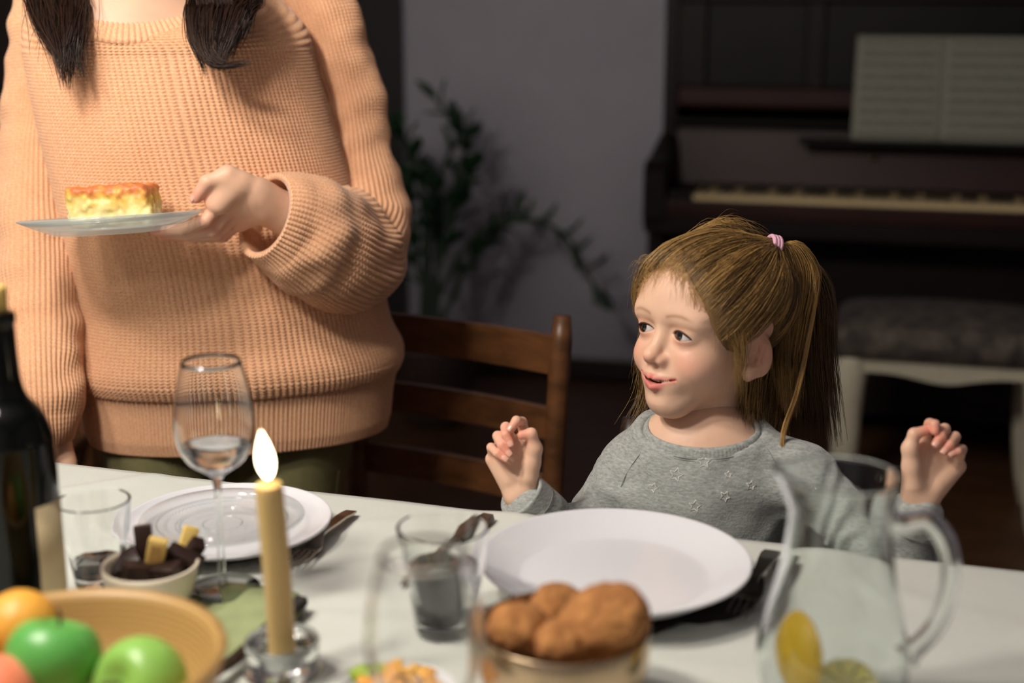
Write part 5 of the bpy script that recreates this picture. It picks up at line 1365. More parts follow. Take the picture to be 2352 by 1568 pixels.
# fringe wisps on the forehead and temples
nW = 1500; y = rs.uniform(-0.056, 0.058, nW); ay = np.abs(y)
lz = np.interp(ay, [0, 0.010, 0.020, 0.0345, 0.0484, 0.0538, 0.058, 0.062], [0.066, 0.0645, 0.059, 0.046, 0.028, 0.012, -0.007, -0.03]) + rs.uniform(-0.002, 0.012, nW)
D = np.stack([0.078 - 7.0 * y * y, y * 1.02, lz], -1) - hc
m = 10; paths = np.zeros((nW, m, 3)); ln = 0.006 + 0.022 * rs.rand(nW) ** 2; sd = rs.normal(size=nW) * 0.006 + np.where(y > 0, 0.006, -0.005)
bk = (rs.rand(nW) < 0.70)                                     # some baby hairs lie back along the temple
for i in range(m):
    s_ = i / (m - 1); dd = D + np.where(bk[:, None], np.stack([-0.03 * s_ + 0 * ln, 0.004 * s_ + 0 * sd, 0.010 * s_ + sd * s_], -1), np.stack([0.003 * s_ + 0 * ln, sd * s_, -ln * s_ ** 1.2], -1)); dd /= np.linalg.norm(dd, axis=1)[:, None]
    paths[:, i] = project(dd.astype(f32), np.where(bk, 0.004 * s_, 0) + 0.0006 + 0.004 * rs.rand(nW) * math.sin(math.pi * s_) * 0.6, scalp)
add_strands('fringe', h2w(paths), np.full(nW, 0.00011), np.clip(0.80 + 0.2 * rs.normal(size=nW), 0, 1), 0.2)
# guides given as lists of points; strands spread between guide pairs
def between(g0, g1, n, m, spread, wob, depth=0.006, ends=0.15, wpow=1.0):
    A = smooth_path(g0, 60); Bq = smooth_path(g1, 60); out = np.zeros((n, m, 3))
    for i in range(n):
        w = rs.rand() ** wpow; L = 59 * (1 - ends * rs.rand()); tt = np.linspace(0, L, m)
        a_ = np.stack([np.interp(tt, np.arange(60), A[:, k_]) for k_ in range(3)], -1); b_ = np.stack([np.interp(tt, np.arange(60), Bq[:, k_]) for k_ in range(3)], -1)
        p = a_ * (1 - w) + b_ * w; u = np.linspace(0, 1, m)[:, None]
        p = p + rs.normal(size=3) * spread * u ** 0.7 + FWD * rs.uniform(-depth, depth) * np.minimum(1, u * 4)
        p = p + wob * np.sin(u * rs.uniform(3, 8) + rs.rand() * 6.3) * rs.normal(size=3) * u
        out[i] = p
    return out
G = lambda *pts: [W(*p) for p in pts]
pt = (1780, 567, 1.602)
pony = between(G(pt, (1800, 574, 1.606), (1806, 640, 1.61), (1792, 740, 1.61), (1790, 850, 1.60), (1800, 940, 1.60)), G(pt, (1836, 560, 1.612), (1880, 630, 1.628), (1858, 740, 1.63), (1835, 850, 1.62), (1820, 960, 1.615)), 1700, 18, 0.003, 0.002)
add_strands('ponytail', pony, 0.0002 + 0.0002 * rs.rand(len(pony)), np.clip(0.60 + 0.24 * rs.normal(size=len(pony)), 0.05, 1))
lock = between(G(pt, (1834, 575, 1.608), (1872, 660, 1.62), (1852, 790, 1.61), (1828, 900, 1.59), (1797, 990, 1.57), (1798, 1062, 1.555)), G(pt, (1834, 570, 1.608), (1876, 660, 1.622), (1858, 790, 1.61), (1834, 900, 1.592), (1803, 990, 1.572), (1796, 1060, 1.556)), 120, 22, 0.0009, 0.0006, 0.001, 0.04)
add_strands('lock', lock, np.full(len(lock), 0.00042), np.clip(0.62 + 0.2 * rs.normal(size=len(lock)), 0, 1))
back = between(G((1786, 600, 1.64), (1800, 700, 1.665), (1808, 850, 1.675), (1812, 1000, 1.67)), G((1840, 570, 1.65), (1905, 660, 1.67), (1912, 820, 1.685), (1935, 1035, 1.69)), 1100, 16, 0.004, 0.003, 0.014, 0.45)
add_strands('back_hair', back, 0.0003 + 0.0003 * rs.rand(len(back)), np.clip(0.10 + 0.14 * rs.rand(len(back)), 0, 1))
nape = between(G((1735, 690, 1.60), (1712, 790, 1.605), (1702, 880, 1.598), (1698, 985, 1.585)), G((1800, 660, 1.64), (1808, 790, 1.65), (1800, 900, 1.64), (1795, 1010, 1.62)), 1700, 16, 0.005, 0.005, 0.012, 0.5)
add_strands('nape_hair', nape, 0.0002 + 0.0002 * rs.rand(len(nape)), np.clip(0.32 + 0.24 * rs.normal(size=len(nape)), 0.02, 1))
side = between(G((1690, 690, 1.548), (1688, 760, 1.540), (1692, 860, 1.552), (1690, 940, 1.565)), G((1770, 660, 1.58), (1768, 740, 1.582), (1775, 860, 1.60), (1760, 970, 1.60)), 70, 14, 0.004, 0.005, 0.004, 0.35)
add_strands('side_wisps', side, np.full(len(side), 0.00028), np.clip(0.55 + 0.2 * rs.normal(size=len(side)), 0, 1))
wisp = between(G((1636, 700, 1.528), (1668, 760, 1.520), (1690, 830, 1.530), (1690, 910, 1.548)), G((1705, 690, 1.535), (1716, 750, 1.530), (1706, 830, 1.535), (1700, 940, 1.560)), 230, 14, 0.003, 0.004, 0.003, 0.5)
add_strands('temple_wisps', wisp, np.full(len(wisp), 0.00014), np.clip(0.6 + 0.25 * rs.normal(size=len(wisp)), 0, 1))
farh = between(G((1475, 720, 1.66), (1468, 850, 1.665), (1462, 920, 1.665), (1432, 985, 1.66)), G((1530, 760, 1.67), (1520, 860, 1.68), (1510, 930, 1.68), (1490, 990, 1.67)), 230, 14, 0.005, 0.005, 0.008, 0.6)
add_strands('far_hair', farh, 0.00018 + 0.00016 * rs.rand(len(farh)), np.clip(0.40 + 0.22 * rs.normal(size=len(farh)), 0.02, 1))
fly = between(G((1482, 625, 1.615), (1462, 612, 1.618), (1450, 650, 1.62), (1446, 720, 1.622)), G((1502, 590, 1.615), (1476, 582, 1.62), (1458, 630, 1.622), (1452, 740, 1.625)), 14, 12, 0.003, 0.003, 0.004, 0.5)
add_strands('flyaway', fly, np.full(len(fly), 0.00013), np.full(len(fly), 0.6))
fly2 = between(G((1560, 545, 1.6), (1620, 512, 1.6), (1690, 515, 1.61), (1740, 535, 1.62)), G((1600, 530, 1.63), (1680, 505, 1.63), (1720, 520, 1.64), (1770, 552, 1.64)), 60, 12, 0.004, 0.006, 0.01, 0.4)
add_strands('flyaway', fly2, np.full(len(fly2), 0.00014), np.full(len(fly2), 0.7))
M['tie'] = pmat('hair_tie_pink', srgb(222, 170, 190), 0.7, bump=0.2, bscale=300)
td = nrm(W(1800, 572, 1.606) - W(1752, 560, 1.598)); u = nrm(np.cross(td, FWD)); w_ = np.cross(td, u); a2 = np.linspace(0, 2 * math.pi, 40)
for q_ in (-0.004, 0.0, 0.004):
    P = tie_w + td * q_ + 0.0112 * (np.cos(a2)[:, None] * u + np.sin(a2)[:, None] * w_); mk('hair_tie', *tube(P, 0.0026, 10, caps=False), M['tie'], girl)
# ------------------------------------------------------------------ the woman
WX = nrm([0.975, 0.20, 0]); WY = np.array([-WX[1], WX[0], 0])
wom = empty('person', np.array([-0.40, 1.99, 0.001]))
tag(wom, 'standing woman in a peach knitted sweater holding out a glass plate', 'person')
LV = np.array([  # z, centre x, half width, half depth
    (0.672, -0.398, 0.214, 0.128), (0.690, -0.398, 0.219, 0.132), (0.745, -0.396, 0.222, 0.136), (0.775, -0.397, 0.224, 0.140), (0.86, -0.402, 0.214, 0.136), (0.946, -0.415, 0.206, 0.130), (1.043, -0.436, 0.200, 0.126),
    (1.115, -0.452, 0.196, 0.122), (1.165, -0.462, 0.194, 0.118), (1.235, -0.474, 0.190, 0.110)])
WYC = 1.995
NKC = np.array([-0.512, 1.985, 1.322])
def torso_ring(z, th):
    cx, a, b = (np.interp(z, LV[:, 0], LV[:, k_]) for k_ in (1, 2, 3))
    c = np.cos(th); s = np.sin(th); e = 0.86
    x = a * np.sign(c) * np.abs(c) ** e; y = b * np.sign(s) * np.abs(s) ** e
    return np.array([cx, WYC, z]) + x[:, None] * WX + y[:, None] * WY
def neck_ring(th, r=(0.098, 0.082), dz=0.0):
    P = NKC + r[0] * np.cos(th)[:, None] * WX + r[1] * np.sin(th)[:, None] * WY
    P[:, 2] = NKC[2] - 0.024 + dz + 0.058 * np.sin(th); P[:, 1] -= 0.014
    return P
def knit(u, v, amp, mod=0.42, pw=0.8):
    fu = u - np.floor(u); rib = np.abs(np.sin(math.pi * u)) ** pw
    st = 0.5 + 0.5 * np.cos(2 * math.pi * (v - 0.40 * np.abs(fu - 0.5) * 2))
    return amp * rib * (1 - mod + mod * st)
NW = 164
thf = np.linspace(-math.pi, 0, 84 * 6 + 1); thb = np.linspace(0, math.pi, 70)[1:-1]; th = np.concatenate([thf, thb]); nth = len(th)
u_w = (th + math.pi) / (2 * math.pi) * NW
zb = 0.757
z1 = np.linspace(0.672, zb, 46); z2 = np.linspace(zb, 1.215, 103 * 4 + 1)[1:]; rows = []; disp = []
for z in z1:
    rows.append(torso_ring(z, th)); vv = (z - 0.672) / 0.0040
    disp.append(knit(u_w * 1.42, np.full(nth, vv), 0.0026, 0.20, 0.7) - 0.0012 * math.exp(-((z - zb) / 0.006) ** 2))
for z in z2:
    rows.append(torso_ring(z, th)); vv = (z - zb) / 0.00445; disp.append(knit(u_w, np.full(nth, vv), 0.0040, 0.55, 0.6) + 0.0010)
ch = torso_ring(1.215, th); nr_ = neck_ring(th); nS = 120
for i in range(1, nS + 1):
    p = math.pi / 2 * i / nS; h = 1 - math.cos(p); v = math.sin(p)
    # raise the sides into shoulders
    P = ch.copy(); P[:, :2] = ch[:, :2] * (1 - h) + nr_[:, :2] * h; P[:, 2] = ch[:, 2] * (1 - v) + nr_[:, 2] * v
    rows.append(P); vv = 103 + i / nS * 11.0; disp.append(knit(u_w, np.full(nth, vv), 0.0040, 0.55, 0.6) + 0.0010)
R_ = np.array(rows); D_ = np.array(disp)
# broad drape folds
q = R_.reshape(-1, 3); dr = 0.010 * vnoise(q * np.array([1.0, 1.0, 0.35]) + 2.0, 9.0) + 0.006 * vnoise(q * np.array([1, 1, 0.5]) + 7.0, 20.0)
dr = dr.reshape(R_.shape[:2]) * np.clip((R_[..., 2] - 0.70) / 0.1, 0.25, 1)
# hollow where the arms press, and the blouson roll over the hem band
dr += 0.012 * np.exp(-((R_[..., 2] - 0.785) / 0.03) ** 2)
N_ = np.cross(np.gradient(R_, axis=1), np.gradient(R_, axis=0)); N_ /= np.linalg.norm(N_, axis=2)[..., None] + 1e-12
cen = np.stack([np.interp(R_[..., 2], LV[:, 0], LV[:, 1]), np.full(R_.shape[:2], WYC), R_[..., 2] - 0.02], -1)
sg = np.sign((N_ * (R_ - cen)).sum(-1)); N_ *= np.where(sg == 0, 1, sg)[..., None]
Rr = R_ + N_ * (D_ + dr)[..., None]
nv = len(Rr)
# turn the hem under
hem_in = [R_[0] + np.array([0, 0, 0.002]) - N_[0] * 0.004, R_[6] - N_[6] * 0.006, R_[30] - N_[30] * 0.008]
V = np.concatenate([np.array(hem_in[::-1]), Rr]).reshape(-1, 3); nv += 3
idx = np.arange(nv * nth).reshape(nv, nth); b_ = np.roll(idx, -1, 1)
F = np.stack([idx[:-1], b_[:-1], b_[1:], idx[1:]], -1).reshape(-1, 4)
k = NT('peach_knit'); k.set(Roughness=0.9, Sheen_Weight=0.35, Sheen_Roughness=0.45, Specular_IOR_Level=0.2)
tc = k.n('ShaderNodeTexCoord'); n1 = k.n('ShaderNodeTexNoise', i_Scale=420.0, i_Detail=4.0); k.l(tc.outputs['Object'], n1.inputs['Vector'])
cr = k.n('ShaderNodeValToRGB'); cr.color_ramp.elements[0].position = 0.3; cr.color_ramp.elements[1].position = 0.7; cr.color_ramp.elements[0].color = (*srgb(222, 162, 120), 1); cr.color_ramp.elements[1].color = (*srgb(240, 194, 156), 1)
k.l(n1.outputs['Fac'], cr.inputs['Fac']); k.l(cr.outputs[0], k.b.inputs['Base Color'])
bp = k.n('ShaderNodeBump', i_Strength=0.3, i_Distance=0.001); k.l(n1.outputs['Fac'], bp.inputs['Height']); k.l(bp.outputs[0], k.b.inputs['Normal']); M['peachknit'] = k.m
swt = mk('sweater', V, F, M['peachknit'], wom)
# ribbed collar
ac = np.linspace(-math.pi, math.pi, 900, endpoint=False); rw = []
for i, s_ in enumerate(np.linspace(0, 1, 14)):
    rx = (0.116 - 0.040 * s_, 0.098 - 0.034 * s_); P = neck_ring(ac, rx, -0.012 + 0.036 * s_ - 0.004 * s_ * s_)
    out = P - NKC; out[:, 2] = 0.02; out /= np.linalg.norm(out, axis=1)[:, None]
    rw.append(P + out * (0.0034 * np.abs(np.sin(ac * 46)) ** 0.7 * (1 if 0 < i < 13 else 0) + 0.006 * math.sin(math.pi * s_) ** 0.5)[:, None])
rw.append(neck_ring(ac, (0.070, 0.058), 0.016)); rw.append(neck_ring(ac, (0.078, 0.066), -0.004))
V = np.concatenate(rw); nn = len(ac); idx = np.arange(len(rw) * nn).reshape(len(rw), nn); b_ = np.roll(idx, -1, 1)
mk('collar', V, np.stack([idx[:-1], b_[:-1], b_[1:], idx[1:]], -1).reshape(-1, 4), M['peachknit'], swt)

def sleeve(path, name, nw=58, course=0.0045, folds=(), seed=0, cuff_len=0.10, sub=5, up=None, squash=1.0):
    """path rows: px, py, t, radius, (flatness)"""
    A = np.array([[*W(p[0], p[1], p[2]), p[3]] for p in path]); S = smooth_path(A, 400)
    L = np.concatenate([[0], np.cumsum(np.linalg.norm(np.diff(S[:, :3], axis=0), axis=1))]); n = int(L[-1] / course * 4)
    s = np.linspace(0, L[-1], n); S = np.stack([np.interp(s, L, S[:, k_]) for k_ in range(4)], -1)
    ker = np.ones(41) / 41
    T_, N2, B2 = frames(S[:, :3], up)
    na = nw * sub; a = np.linspace(0, 2 * math.pi, na, endpoint=False)
    rad = np.cos(a)[None, :, None] * N2[:, None] * squash + np.sin(a)[None, :, None] * B2[:, None]
    P0 = S[:, None, :3] + rad * S[:, 3][:, None, None]
    uu = a / (2 * math.pi) * nw; cuffm = np.clip((s - (L[-1] - cuff_len)) / 0.01, 0, 1)[:, None]
    kn = knit(uu[None] + 0 * s[:, None], s[:, None] / course + 0 * uu[None], 0.0042, 0.5, 0.6) * (1 - cuffm) + knit(uu[None] + 0 * s[:, None], s[:, None] / course + 0 * uu[None], 0.0036, 0.15, 0.6) * cuffm
    q = P0.reshape(-1, 3); d = 0.016 * vnoise(q + seed, 12) + 0.010 * vnoise(q * np.array([1, 1, 1.6]) + seed + 4, 24); d = d.reshape(P0.shape[:2])
    for (s0, wid, amp, ang, aw, tilt) in folds:
        da = np.angle(np.exp(1j * (a - ang))); d = d + amp * np.exp(-(((s[:, None] - s0 * L[-1]) - tilt * da[None]) / wid) ** 2) * np.exp(-(da[None] / aw) ** 2)
    d = d * np.clip((L[-1] - s) / 0.04, 0.15, 1)[:, None]
    P = P0 + rad * (kn + d)[..., None]
    inner = [S[-1, :3] + rad[-1] * (S[-1, 3] - 0.005) - T_[-1] * 0.002, S[-30, :3] + rad[-30] * (S[-30, 3] - 0.008), S[-90, :3] + rad[-90] * (S[-90, 3] - 0.010)]
    P = np.concatenate([P, np.array(inner)]); nv = len(P); idx = np.arange(nv * na).reshape(nv, na); b_ = np.roll(idx, -1, 1)
    return mk(name, P.reshape(-1, 3), np.stack([idx[:-1], idx[1:], b_[1:], b_[:-1]], -1).reshape(-1, 4), M['peachknit'], swt)
# her left arm (right in the picture), bent, bringing the plate forward
armL = [(700, -60, 2.05, 0.050), (742, 20, 2.055, 0.050), (772, 130, 2.06, 0.051), (802, 260, 2.07, 0.056), (815, 400, 2.07, 0.062), (826, 520, 2.05, 0.066), (812, 585, 2.00, 0.072), (765, 575, 1.935, 0.078), (705, 540, 1.885, 0.076), (650, 510, 1.855, 0.064), (608, 494, 1.835, 0.054)]
sleeve(armL, 'sleeve', folds=((0.47, 0.016, 0.018, 2.6, 1.1, 0.03), (0.42, 0.014, -0.010, 2.6, 1.0, 0.03), (0.37, 0.020, 0.014, 2.8, 1.0, 0.03), (0.27, 0.02, 0.010, 2.4, 0.9, 0.04), (0.76, 0.016, 0.009, 1.0, 1.4, 0.02), (0.70, 0.014, -0.006, 1.2, 1.4, 0.02), (0.84, 0.014, -0.007, 4.5, 2.0, 0.01)), seed=1.0)
armR = [(135, -60, 2.03, 0.048), (112, 30, 2.02, 0.046), (102, 150, 2.015, 0.047), (90, 300, 2.01, 0.050), (88, 460, 2.00, 0.058), (92, 620, 1.98, 0.062), (92, 760, 1.95, 0.063), (94, 870, 1.91, 0.058), (98, 955, 1.90, 0.048), (106, 1014, 1.905, 0.034)]
sleeve(armR, 'sleeve', folds=((0.30, 0.03, 0.006, 1.0, 1.0, 0.03), (0.45, 0.03, 0.007, 1.4, 1.0, -0.03), (0.7, 0.025, 0.006, 1.2, 1.0, 0.03), (0.82, 0.02, 0.008, 1.0, 1.2, 0.03)), seed=5.0)

# trousers
M['olive'] = pmat('trousers_olive', srgb(112, 108, 72), 0.9, var=0.12, vscale=40, bump=0.15, bscale=300)
tcx = np.array([-0.40, 1.985, 0.0])
WR = np.stack([WX, WY, np.array([0, 0, 1.0])], 1)
def trousers(P):
    d = ell(P, tcx + [0, 0, 0.80], (0.186, 0.125, 0.17), WR)
    for s_ in (-1, 1):
        h_ = tcx + WX * 0.092 * s_ + [0, 0, 0.74]; kn_ = tcx + WX * (0.085 * s_ - 0.05) + WY * -0.04 + [0, 0, 0.42]; an_ = tcx + WX * (0.085 * s_ - 0.06) + WY * -0.03 + [0, 0, 0.085]
        d = smin(d, cone(P, h_, kn_, 0.096, 0.068), 0.03); d = smin(d, cone(P, kn_, an_, 0.068, 0.052), 0.03)
    d = d + 0.006 * vnoise(P * np.array([1, 1, 0.6], f32), 22)
    return np.maximum(d, 0.05 - P[:, 2])
V, F = mesh_sdf(trousers, tcx + [-0.26, -0.2, 0.03], tcx + [0.26, 0.2, 1.0], 0.0075); mk('trousers', relax(V, F, 1), F, M['olive'], wom)
ps = surf(778, 1080, trousers, 1.5); pe = surf(772, 1135, trousers, 1.5); pm_ = surf(775, 1108, trousers, 1.5)
mk('pocket_seam', *tube(smooth_path([ps, pm_, pe], 8), 0.0014, 5), M['olive'], wom)
M['shoe'] = pmat('shoe_leather', srgb(40, 34, 30), 0.5)
for s_ in (-1, 1):
    c = tcx + WX * (0.085 * s_ - 0.06) - WY * 0.08
    V, F = mesh_sdf(lambda P: np.maximum(smin(ell(P, c + [0, 0, 0.03], (0.045, 0.125, 0.045), WR), ell(P, c + WY * 0.06 + [0, 0, 0.06], (0.036, 0.045, 0.05), WR), 0.02), 0.003 - P[:, 2]), c + [-0.1, -0.17, -0.01], c + [0.1, 0.17, 0.13], 0.006); mk('shoe', V, F, M['shoe'], wom)

# body: neck, chest, head, arms and hands
hW = NKC + np.array([-0.02, -0.045, 0.175]); yawW = math.radians(18)
fw = np.array([-math.sin(yawW), -math.cos(yawW), 0]); lw_ = np.array([math.cos(yawW), -math.sin(yawW), 0])
HRW = np.stack([fw, lw_, np.array([0, 0, 1.0])], 1); HRW = rotv(HRW[:, 1], 14.0) @ HRW; SCW = 1.10
def hw2w(p): return (np.asarray(p, float) * SCW) @ HRW.T + hW
def woman_trunk(P):
    d = cone(P, NKC + [0, 0, 0.06], NKC + [0, 0, -0.03], 0.052, 0.056)
    d = smin(d, ell(P, NKC + [0.0, -0.015, -0.10], (0.14, 0.085, 0.09), WR), 0.05)
    return smin(d, ell(P, np.array([-0.42, 1.99, 1.0]), (0.15, 0.09, 0.25), WR), 0.05)
parts = []; tones = []; SK = (226, 182, 154)
V, F = mesh_sdf(woman_trunk, NKC - [0.3, 0.25, 0.6], NKC + [0.3, 0.25, 0.09], 0.008); parts.append((relax(V, F, 1), F)); tones.append(np.tile([*srgb(*SK), 1.0], (len(V), 1)))
V, F = mesh_sdf(head_sdf, (-0.115, -0.095, -0.155), (0.105, 0.095, 0.125), 0.0026); parts.append((hw2w(V), F)); tones.append(head_colors(V, SK))
tH = 1.80
JW = dict(
    mcp=[W(518, 448, tH + 0.005), W(530, 478, tH + 0.020), W(540, 498, tH + 0.038), W(550, 512, tH + 0.056)],
    pip=[W(474, 505, tH - 0.004), W(487, 530, tH + 0.016), W(500, 540, tH + 0.038), W(514, 544, tH + 0.058)],
    dip=[W(418, 528, tH - 0.004), W(430, 539, tH + 0.018), W(448, 543, tH + 0.042), W(468, 545, tH + 0.06)],
    tip=[W(356, 531, tH + 0.0), W(372, 539, tH + 0.022), W(400, 543, tH + 0.046), W(430, 545, tH + 0.063)],
    th=[W(582, 432, tH + 0.004), W(524, 402, tH - 0.014), W(476, 418, tH - 0.020), W(450, 454, tH - 0.016)],
    wrist=W(604, 462, tH + 0.028), arm=W(668, 500, tH + 0.058), palm=np.array([-0.3, 0.2, 0.9]), extra=[(W(520, 415, tH - 0.008), W(490, 468, tH - 0.006), 0.012, 0.0095), (W(540, 430, tH - 0.006), W(505, 470, tH - 0.004), 0.014, 0.012)])
sW = 0.0078
f = hand_sdf(JW, sW, dict(wristw=0.013, wr=0.0185, armw=0.010, ar=0.026)); allp = np.array(JW['mcp'] + JW['pip'] + JW['dip'] + JW['tip'] + JW['th'] + [JW['wrist'], JW['arm']])
V, F = mesh_sdf(f, allp.min(0) - 0.03, allp.max(0) + 0.03, 0.0015); V = relax(V, F, 1); parts.append((V, F)); tones.append(hand_colors(V, JW, sW, SK))
# other hand, resting on the table edge behind the bottle
wr_ = W(104, 985, 1.915)
JW2 = dict(mcp=[wr_ + np.array([0.024 - 0.016 * i, -0.006 + 0.003 * i, -0.085]) for i in range(4)], pip=[wr_ + np.array([0.026 - 0.017 * i, -0.012, -0.122 + 0.004 * abs(i - 1)]) for i in range(4)],
           dip=[wr_ + np.array([0.026 - 0.017 * i, -0.008, -0.145 + 0.005 * abs(i - 1)]) for i in range(4)], tip=[wr_ + np.array([0.026 - 0.017 * i, 0.0, -0.164 + 0.006 * abs(i - 1)]) for i in range(4)],
           th=[wr_ + [0.022, -0.01, -0.02], wr_ + [0.036, -0.02, -0.06], wr_ + [0.04, -0.024, -0.088], wr_ + [0.04, -0.022, -0.108]], wrist=wr_ + np.array([0.0, 0.0, -0.01]), arm=W(96, 900, 1.915), palm=np.array([0, 1.0, 0]))
f = hand_sdf(JW2, 0.0075, dict(wristw=0.013, wr=0.017, armw=0.010, ar=0.024)); allp = np.array(JW2['mcp'] + JW2['tip'] + JW2['th'] + [JW2['wrist'], JW2['arm']])
V, F = mesh_sdf(f, allp.min(0) - 0.04, allp.max(0) + 0.04, 0.003); parts.append((V, F)); tones.append(hand_colors(V, JW2, 0.0075, SK))
off = np.cumsum([0] + [len(p[0]) for p in parts])
wbody = mk('body', np.concatenate([p[0] for p in parts]), np.concatenate([p[1] + o for p, o in zip(parts, off)]), M['skin'], wom, attrs={'tone': ('FLOAT_COLOR', np.concatenate(tones))})
nails(JW, sW, wbody, (4,), thumb_dorsal=-FWD * 0.9 - RGT * 0.35 + UPV * 0.45)
make_face(hw2w, HRW, wom, HRW[:, 0], SCW)

# hair
M['hair_woman'] = hair_mat('woman_hair', (26, 17, 12), (84, 56, 40), 0.42)
def wcap(P):
    m_ = hmask(P); d = scalp(P) - 0.010
    d = -smin(-d, (m_ - 0.004) * 0.75, 0.004)
    d = smin(d, cone(P, (-0.07, 0, 0.03), (-0.085, 0, -0.13), 0.055, 0.045), 0.03)
    for s_ in (-1, 1): d = smin(d, cone(P, (0.0, s_ * 0.078, 0.02), (0.015, s_ * 0.088, -0.10), 0.016, 0.020), 0.02)
    return d
V, F = mesh_sdf(wcap, (-0.15, -0.13, -0.19), (0.10, 0.13, 0.14), 0.004); hairw = mk('hair', hw2w(relax(V, F, 1)), F, M['hair_woman'], wom, attrs={'shade': ('FLOAT', np.full(len(V), 0.15))}); hairw['kind'] = 'stuff'
hair = hairw
rs = np.random.RandomState(4)
hl_, hr_ = hw2w([(0.015, -0.088, -0.09), (0.015, 0.088, -0.09)])
tl = 1.80
setA = between([hl_ + [-0.03, 0, 0], *G((52, -30, 1.86), (80, 60, tl + 0.02), (122, 130, tl), (150, 208, tl))], [hl_ + [0.03, 0, 0], *G((205, -30, 1.87), (196, 50, tl + 0.02), (172, 120, tl), (156, 208, tl))], 620, 18, 0.003, 0.003, 0.010, 0.45)
setA2 = between([hl_ + [0.0, 0, 0], *G((150, -30, 1.86), (160, 60, tl + 0.01), (170, 130, tl), (198, 190, tl))], [hl_ + [0.03, 0, 0], *G((205, -30, 1.87), (200, 60, tl + 0.01), (186, 130, tl), (194, 186, tl))], 90, 18, 0.002, 0.003, 0.006, 0.3)
setB = between([hr_ + [-0.03, 0, 0], *G((428, -30, 1.86), (426, 30, tl + 0.02), (438, 100, tl), (482, 160, tl - 0.005))], [hr_ + [0.03, 0, 0], *G((592, -30, 1.87), (578, 30, tl + 0.02), (548, 90, tl), (505, 160, tl - 0.005))], 800, 18, 0.002, 0.003, 0.012, 0.30)
setC = between([hr_, *G((460, 20, 1.83), (448, 90, tl), (490, 150, tl - 0.01), (582, 138, tl - 0.01))], [hr_ + [0.02, 0, 0], *G((540, 20, 1.83), (490, 90, tl), (515, 148, tl - 0.01), (574, 146, tl - 0.01))], 260, 20, 0.002, 0.002, 0.006, 0.25)
setD = between([hr_ + [0.03, 0, 0], *G((575, -20, 1.84), (565, 40, tl), (550, 80, tl), (572, 50, tl))], [hr_ + [0.04, 0, 0], *G((600, -20, 1.84), (582, 20, tl), (566, 70, tl), (545, 105, tl))], 50, 18, 0.004, 0.004, 0.006, 0.3)
setF = between([hr_, *G((450, 20, 1.83), (440, 90, tl), (462, 150, tl), (468, 185, tl))], [hr_, *G((470, 20, 1.83), (450, 90, tl), (468, 150, tl), (472, 182, tl))], 40, 16, 0.002, 0.002, 0.004, 0.3)
setE = between([hl_ + [-0.04, 0, 0], *G((45, -20, 1.84), (58, 60, tl + 0.02), (48, 130, tl + 0.02))], [hl_ + [0.05, 0, 0], *G((215, -20, 1.84), (208, 80, tl), (200, 205, tl - 0.005))], 50, 16, 0.006, 0.006, 0.006, 0.5)
for st_ in (setA, setA2, setB, setC, setD, setE, setF):
    add_strands('dark_lock', st_, 0.00035 + 0.00030 * rs.rand(len(st_)), np.clip(0.25 + 0.25 * rs.normal(size=len(st_)), 0, 1))

# ------------------------------------------------------------------ the glass plate in her hand with a slice of baked pudding
pcn = W(256, 498, 1.800); ux = nrm(W(465, 482, 1.80) - W(47, 508, 1.80)); uy = nrm(np.cross([0, 0, 1.0], ux) + np.array([0, 0, -0.13])); uz = np.cross(ux, uy)
PMx = np.eye(4); PMx[:3, 0] = ux; PMx[:3, 1] = uy; PMx[:3, 2] = uz; PMx[:3, 3] = pcn
hp_ = empty('glass_plate', pcn); tag(hp_, 'clear glass plate held out in the hand of the woman', 'plate')
k = NT('held_plate_glass'); k.t.nodes.remove(k.b)
tr = k.n('ShaderNodeBsdfTransparent'); tr.inputs[0].default_value = (0.95, 0.97, 0.97, 1)
df = k.n('ShaderNodeBsdfTranslucent'); df.inputs[0].default_value = (*srgb(226, 234, 234), 1)
d2 = k.n('ShaderNodeBsdfDiffuse'); d2.inputs[0].default_value = (*srgb(226, 234, 234), 1)
gl = k.n('ShaderNodeBsdfGlossy', i_Roughness=0.12)
m1 = k.n('ShaderNodeMixShader', i_0=0.5); k.l(df.outputs[0], m1.inputs[1]); k.l(d2.outputs[0], m1.inputs[2])
m2 = k.n('ShaderNodeMixShader', i_0=0.42); k.l(tr.outputs[0], m2.inputs[1]); k.l(m1.outputs[0], m2.inputs[2])
m3 = k.n('ShaderNodeMixShader', i_0=0.10); k.l(m2.outputs[0], m3.inputs[1]); k.l(gl.outputs[0], m3.inputs[2]); k.l(m3.outputs[0], k.out.inputs['Surface'])
M['frost'] = k.m
Rp = 0.1155
P = [(0.0, -0.021), (Rp * 0.50, -0.021), (Rp * 0.62, -0.0195), (Rp * 0.82, -0.010), (Rp, 0.0), (Rp * 0.992, 0.002), (Rp * 0.82, -0.0055), (Rp * 0.62, -0.013), (Rp * 0.5, -0.0145), (0.0, -0.0145)]
V, F = lathe(P, 80); mk('dish', xf(PMx, V), [f_ for f_ in F], M['frost'], hp_)
for r, z in ((0.108, -0.0022), (0.10, -0.0045), (0.07, -0.0128), (0.058, -0.0140)):
    a2 = np.linspace(0, 2 * math.pi, 70); mk('raised_ring', *tube(xf(PMx, np.stack([r * np.cos(a2), r * np.sin(a2), np.full(70, z)], -1)), 0.0011, 6, caps=False), M['frost'], hp_)
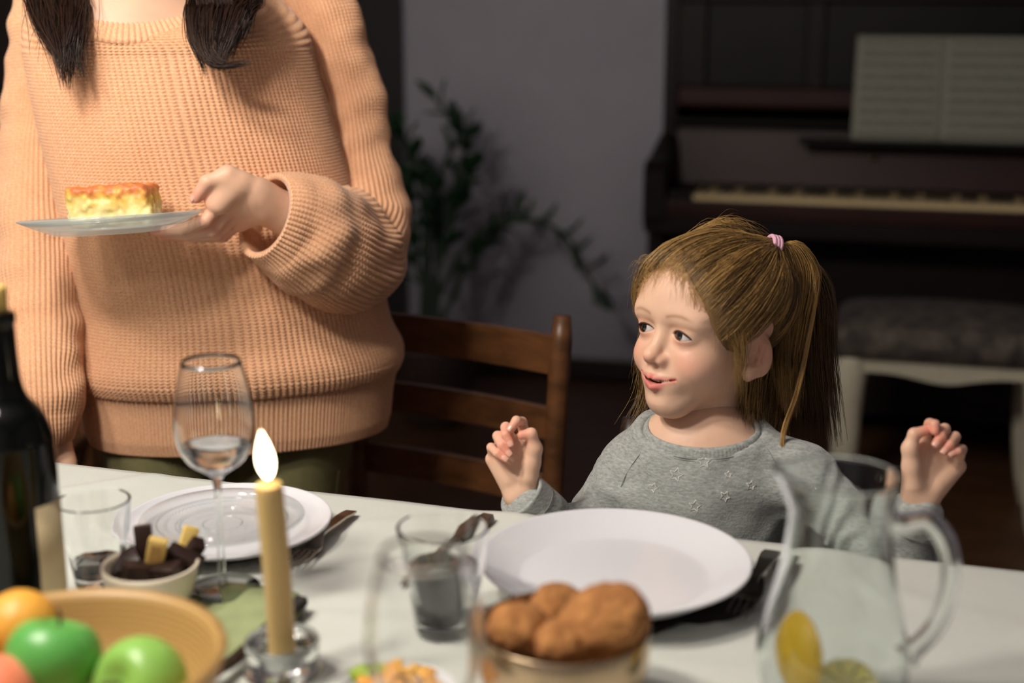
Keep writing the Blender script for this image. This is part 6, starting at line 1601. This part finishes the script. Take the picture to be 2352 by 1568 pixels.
k = NT('pudding'); k.set(Roughness=0.5, Subsurface_Weight=0.3, Subsurface_Radius=(1, 0.6, 0.25), Subsurface_Scale=0.01)
tc = k.n('ShaderNodeTexCoord'); sx = k.n('ShaderNodeSeparateXYZ'); k.l(tc.outputs['Object'], sx.inputs[0])
nz = k.n('ShaderNodeTexNoise', i_Scale=70.0, i_Detail=3.0); k.l(tc.outputs['Object'], nz.inputs['Vector'])
ad = k.n('ShaderNodeMath', operation='MULTIPLY_ADD'); ad.inputs[1].default_value = 0.045; k.l(nz.outputs['Fac'], ad.inputs[0]); k.l(sx.outputs['Z'], ad.inputs[2])
mr = k.n('ShaderNodeMapRange'); mr.inputs['From Min'].default_value = 0.018; mr.inputs['From Max'].default_value = 0.072; k.l(ad.outputs[0], mr.inputs['Value'])
cr = k.n('ShaderNodeValToRGB'); e = cr.color_ramp.elements; e[0].color = (*srgb(240, 236, 214), 1); e[1].color = (*srgb(208, 120, 66), 1)
x_ = e.new(0.45); x_.color = (*srgb(240, 226, 160), 1); x_ = e.new(0.78); x_.color = (*srgb(230, 188, 90), 1)
k.l(mr.outputs[0], cr.inputs['Fac']); k.l(cr.outputs[0], k.b.inputs['Base Color']); M['pudding'] = k.m
Vc_ = W(262, 462, 1.80)
BXR = np.stack([ux, uy, uz], 1)
def cake(P):
    q_ = (P - v3(Vc_)) @ v3(BXR); q_[:, 0] += 0.12 * q_[:, 2]
    hh = np.array([0.0525, 0.034, 0.0255], f32); a_ = np.abs(q_) - (hh - 0.008)
    d = np.sqrt((np.maximum(a_, 0) ** 2).sum(-1)) + np.minimum(a_.max(-1), 0) - 0.008
    return d + 0.006 * vnoise(P, 70) + 0.004 * vnoise(P + 1, 160)
V, F = mesh_sdf(cake, Vc_ - 0.075, Vc_ + 0.075, 0.0014)
bot = float(((V - pcn) @ uz).min()); V = V + uz * (-0.0142 - bot)
ck_ = mk('pudding_slice', V, F, M['pudding'], loc=Vc_ - uz * 0.03); tag(ck_, 'slice of yellow baked pudding with browned top on the held plate', 'cake')
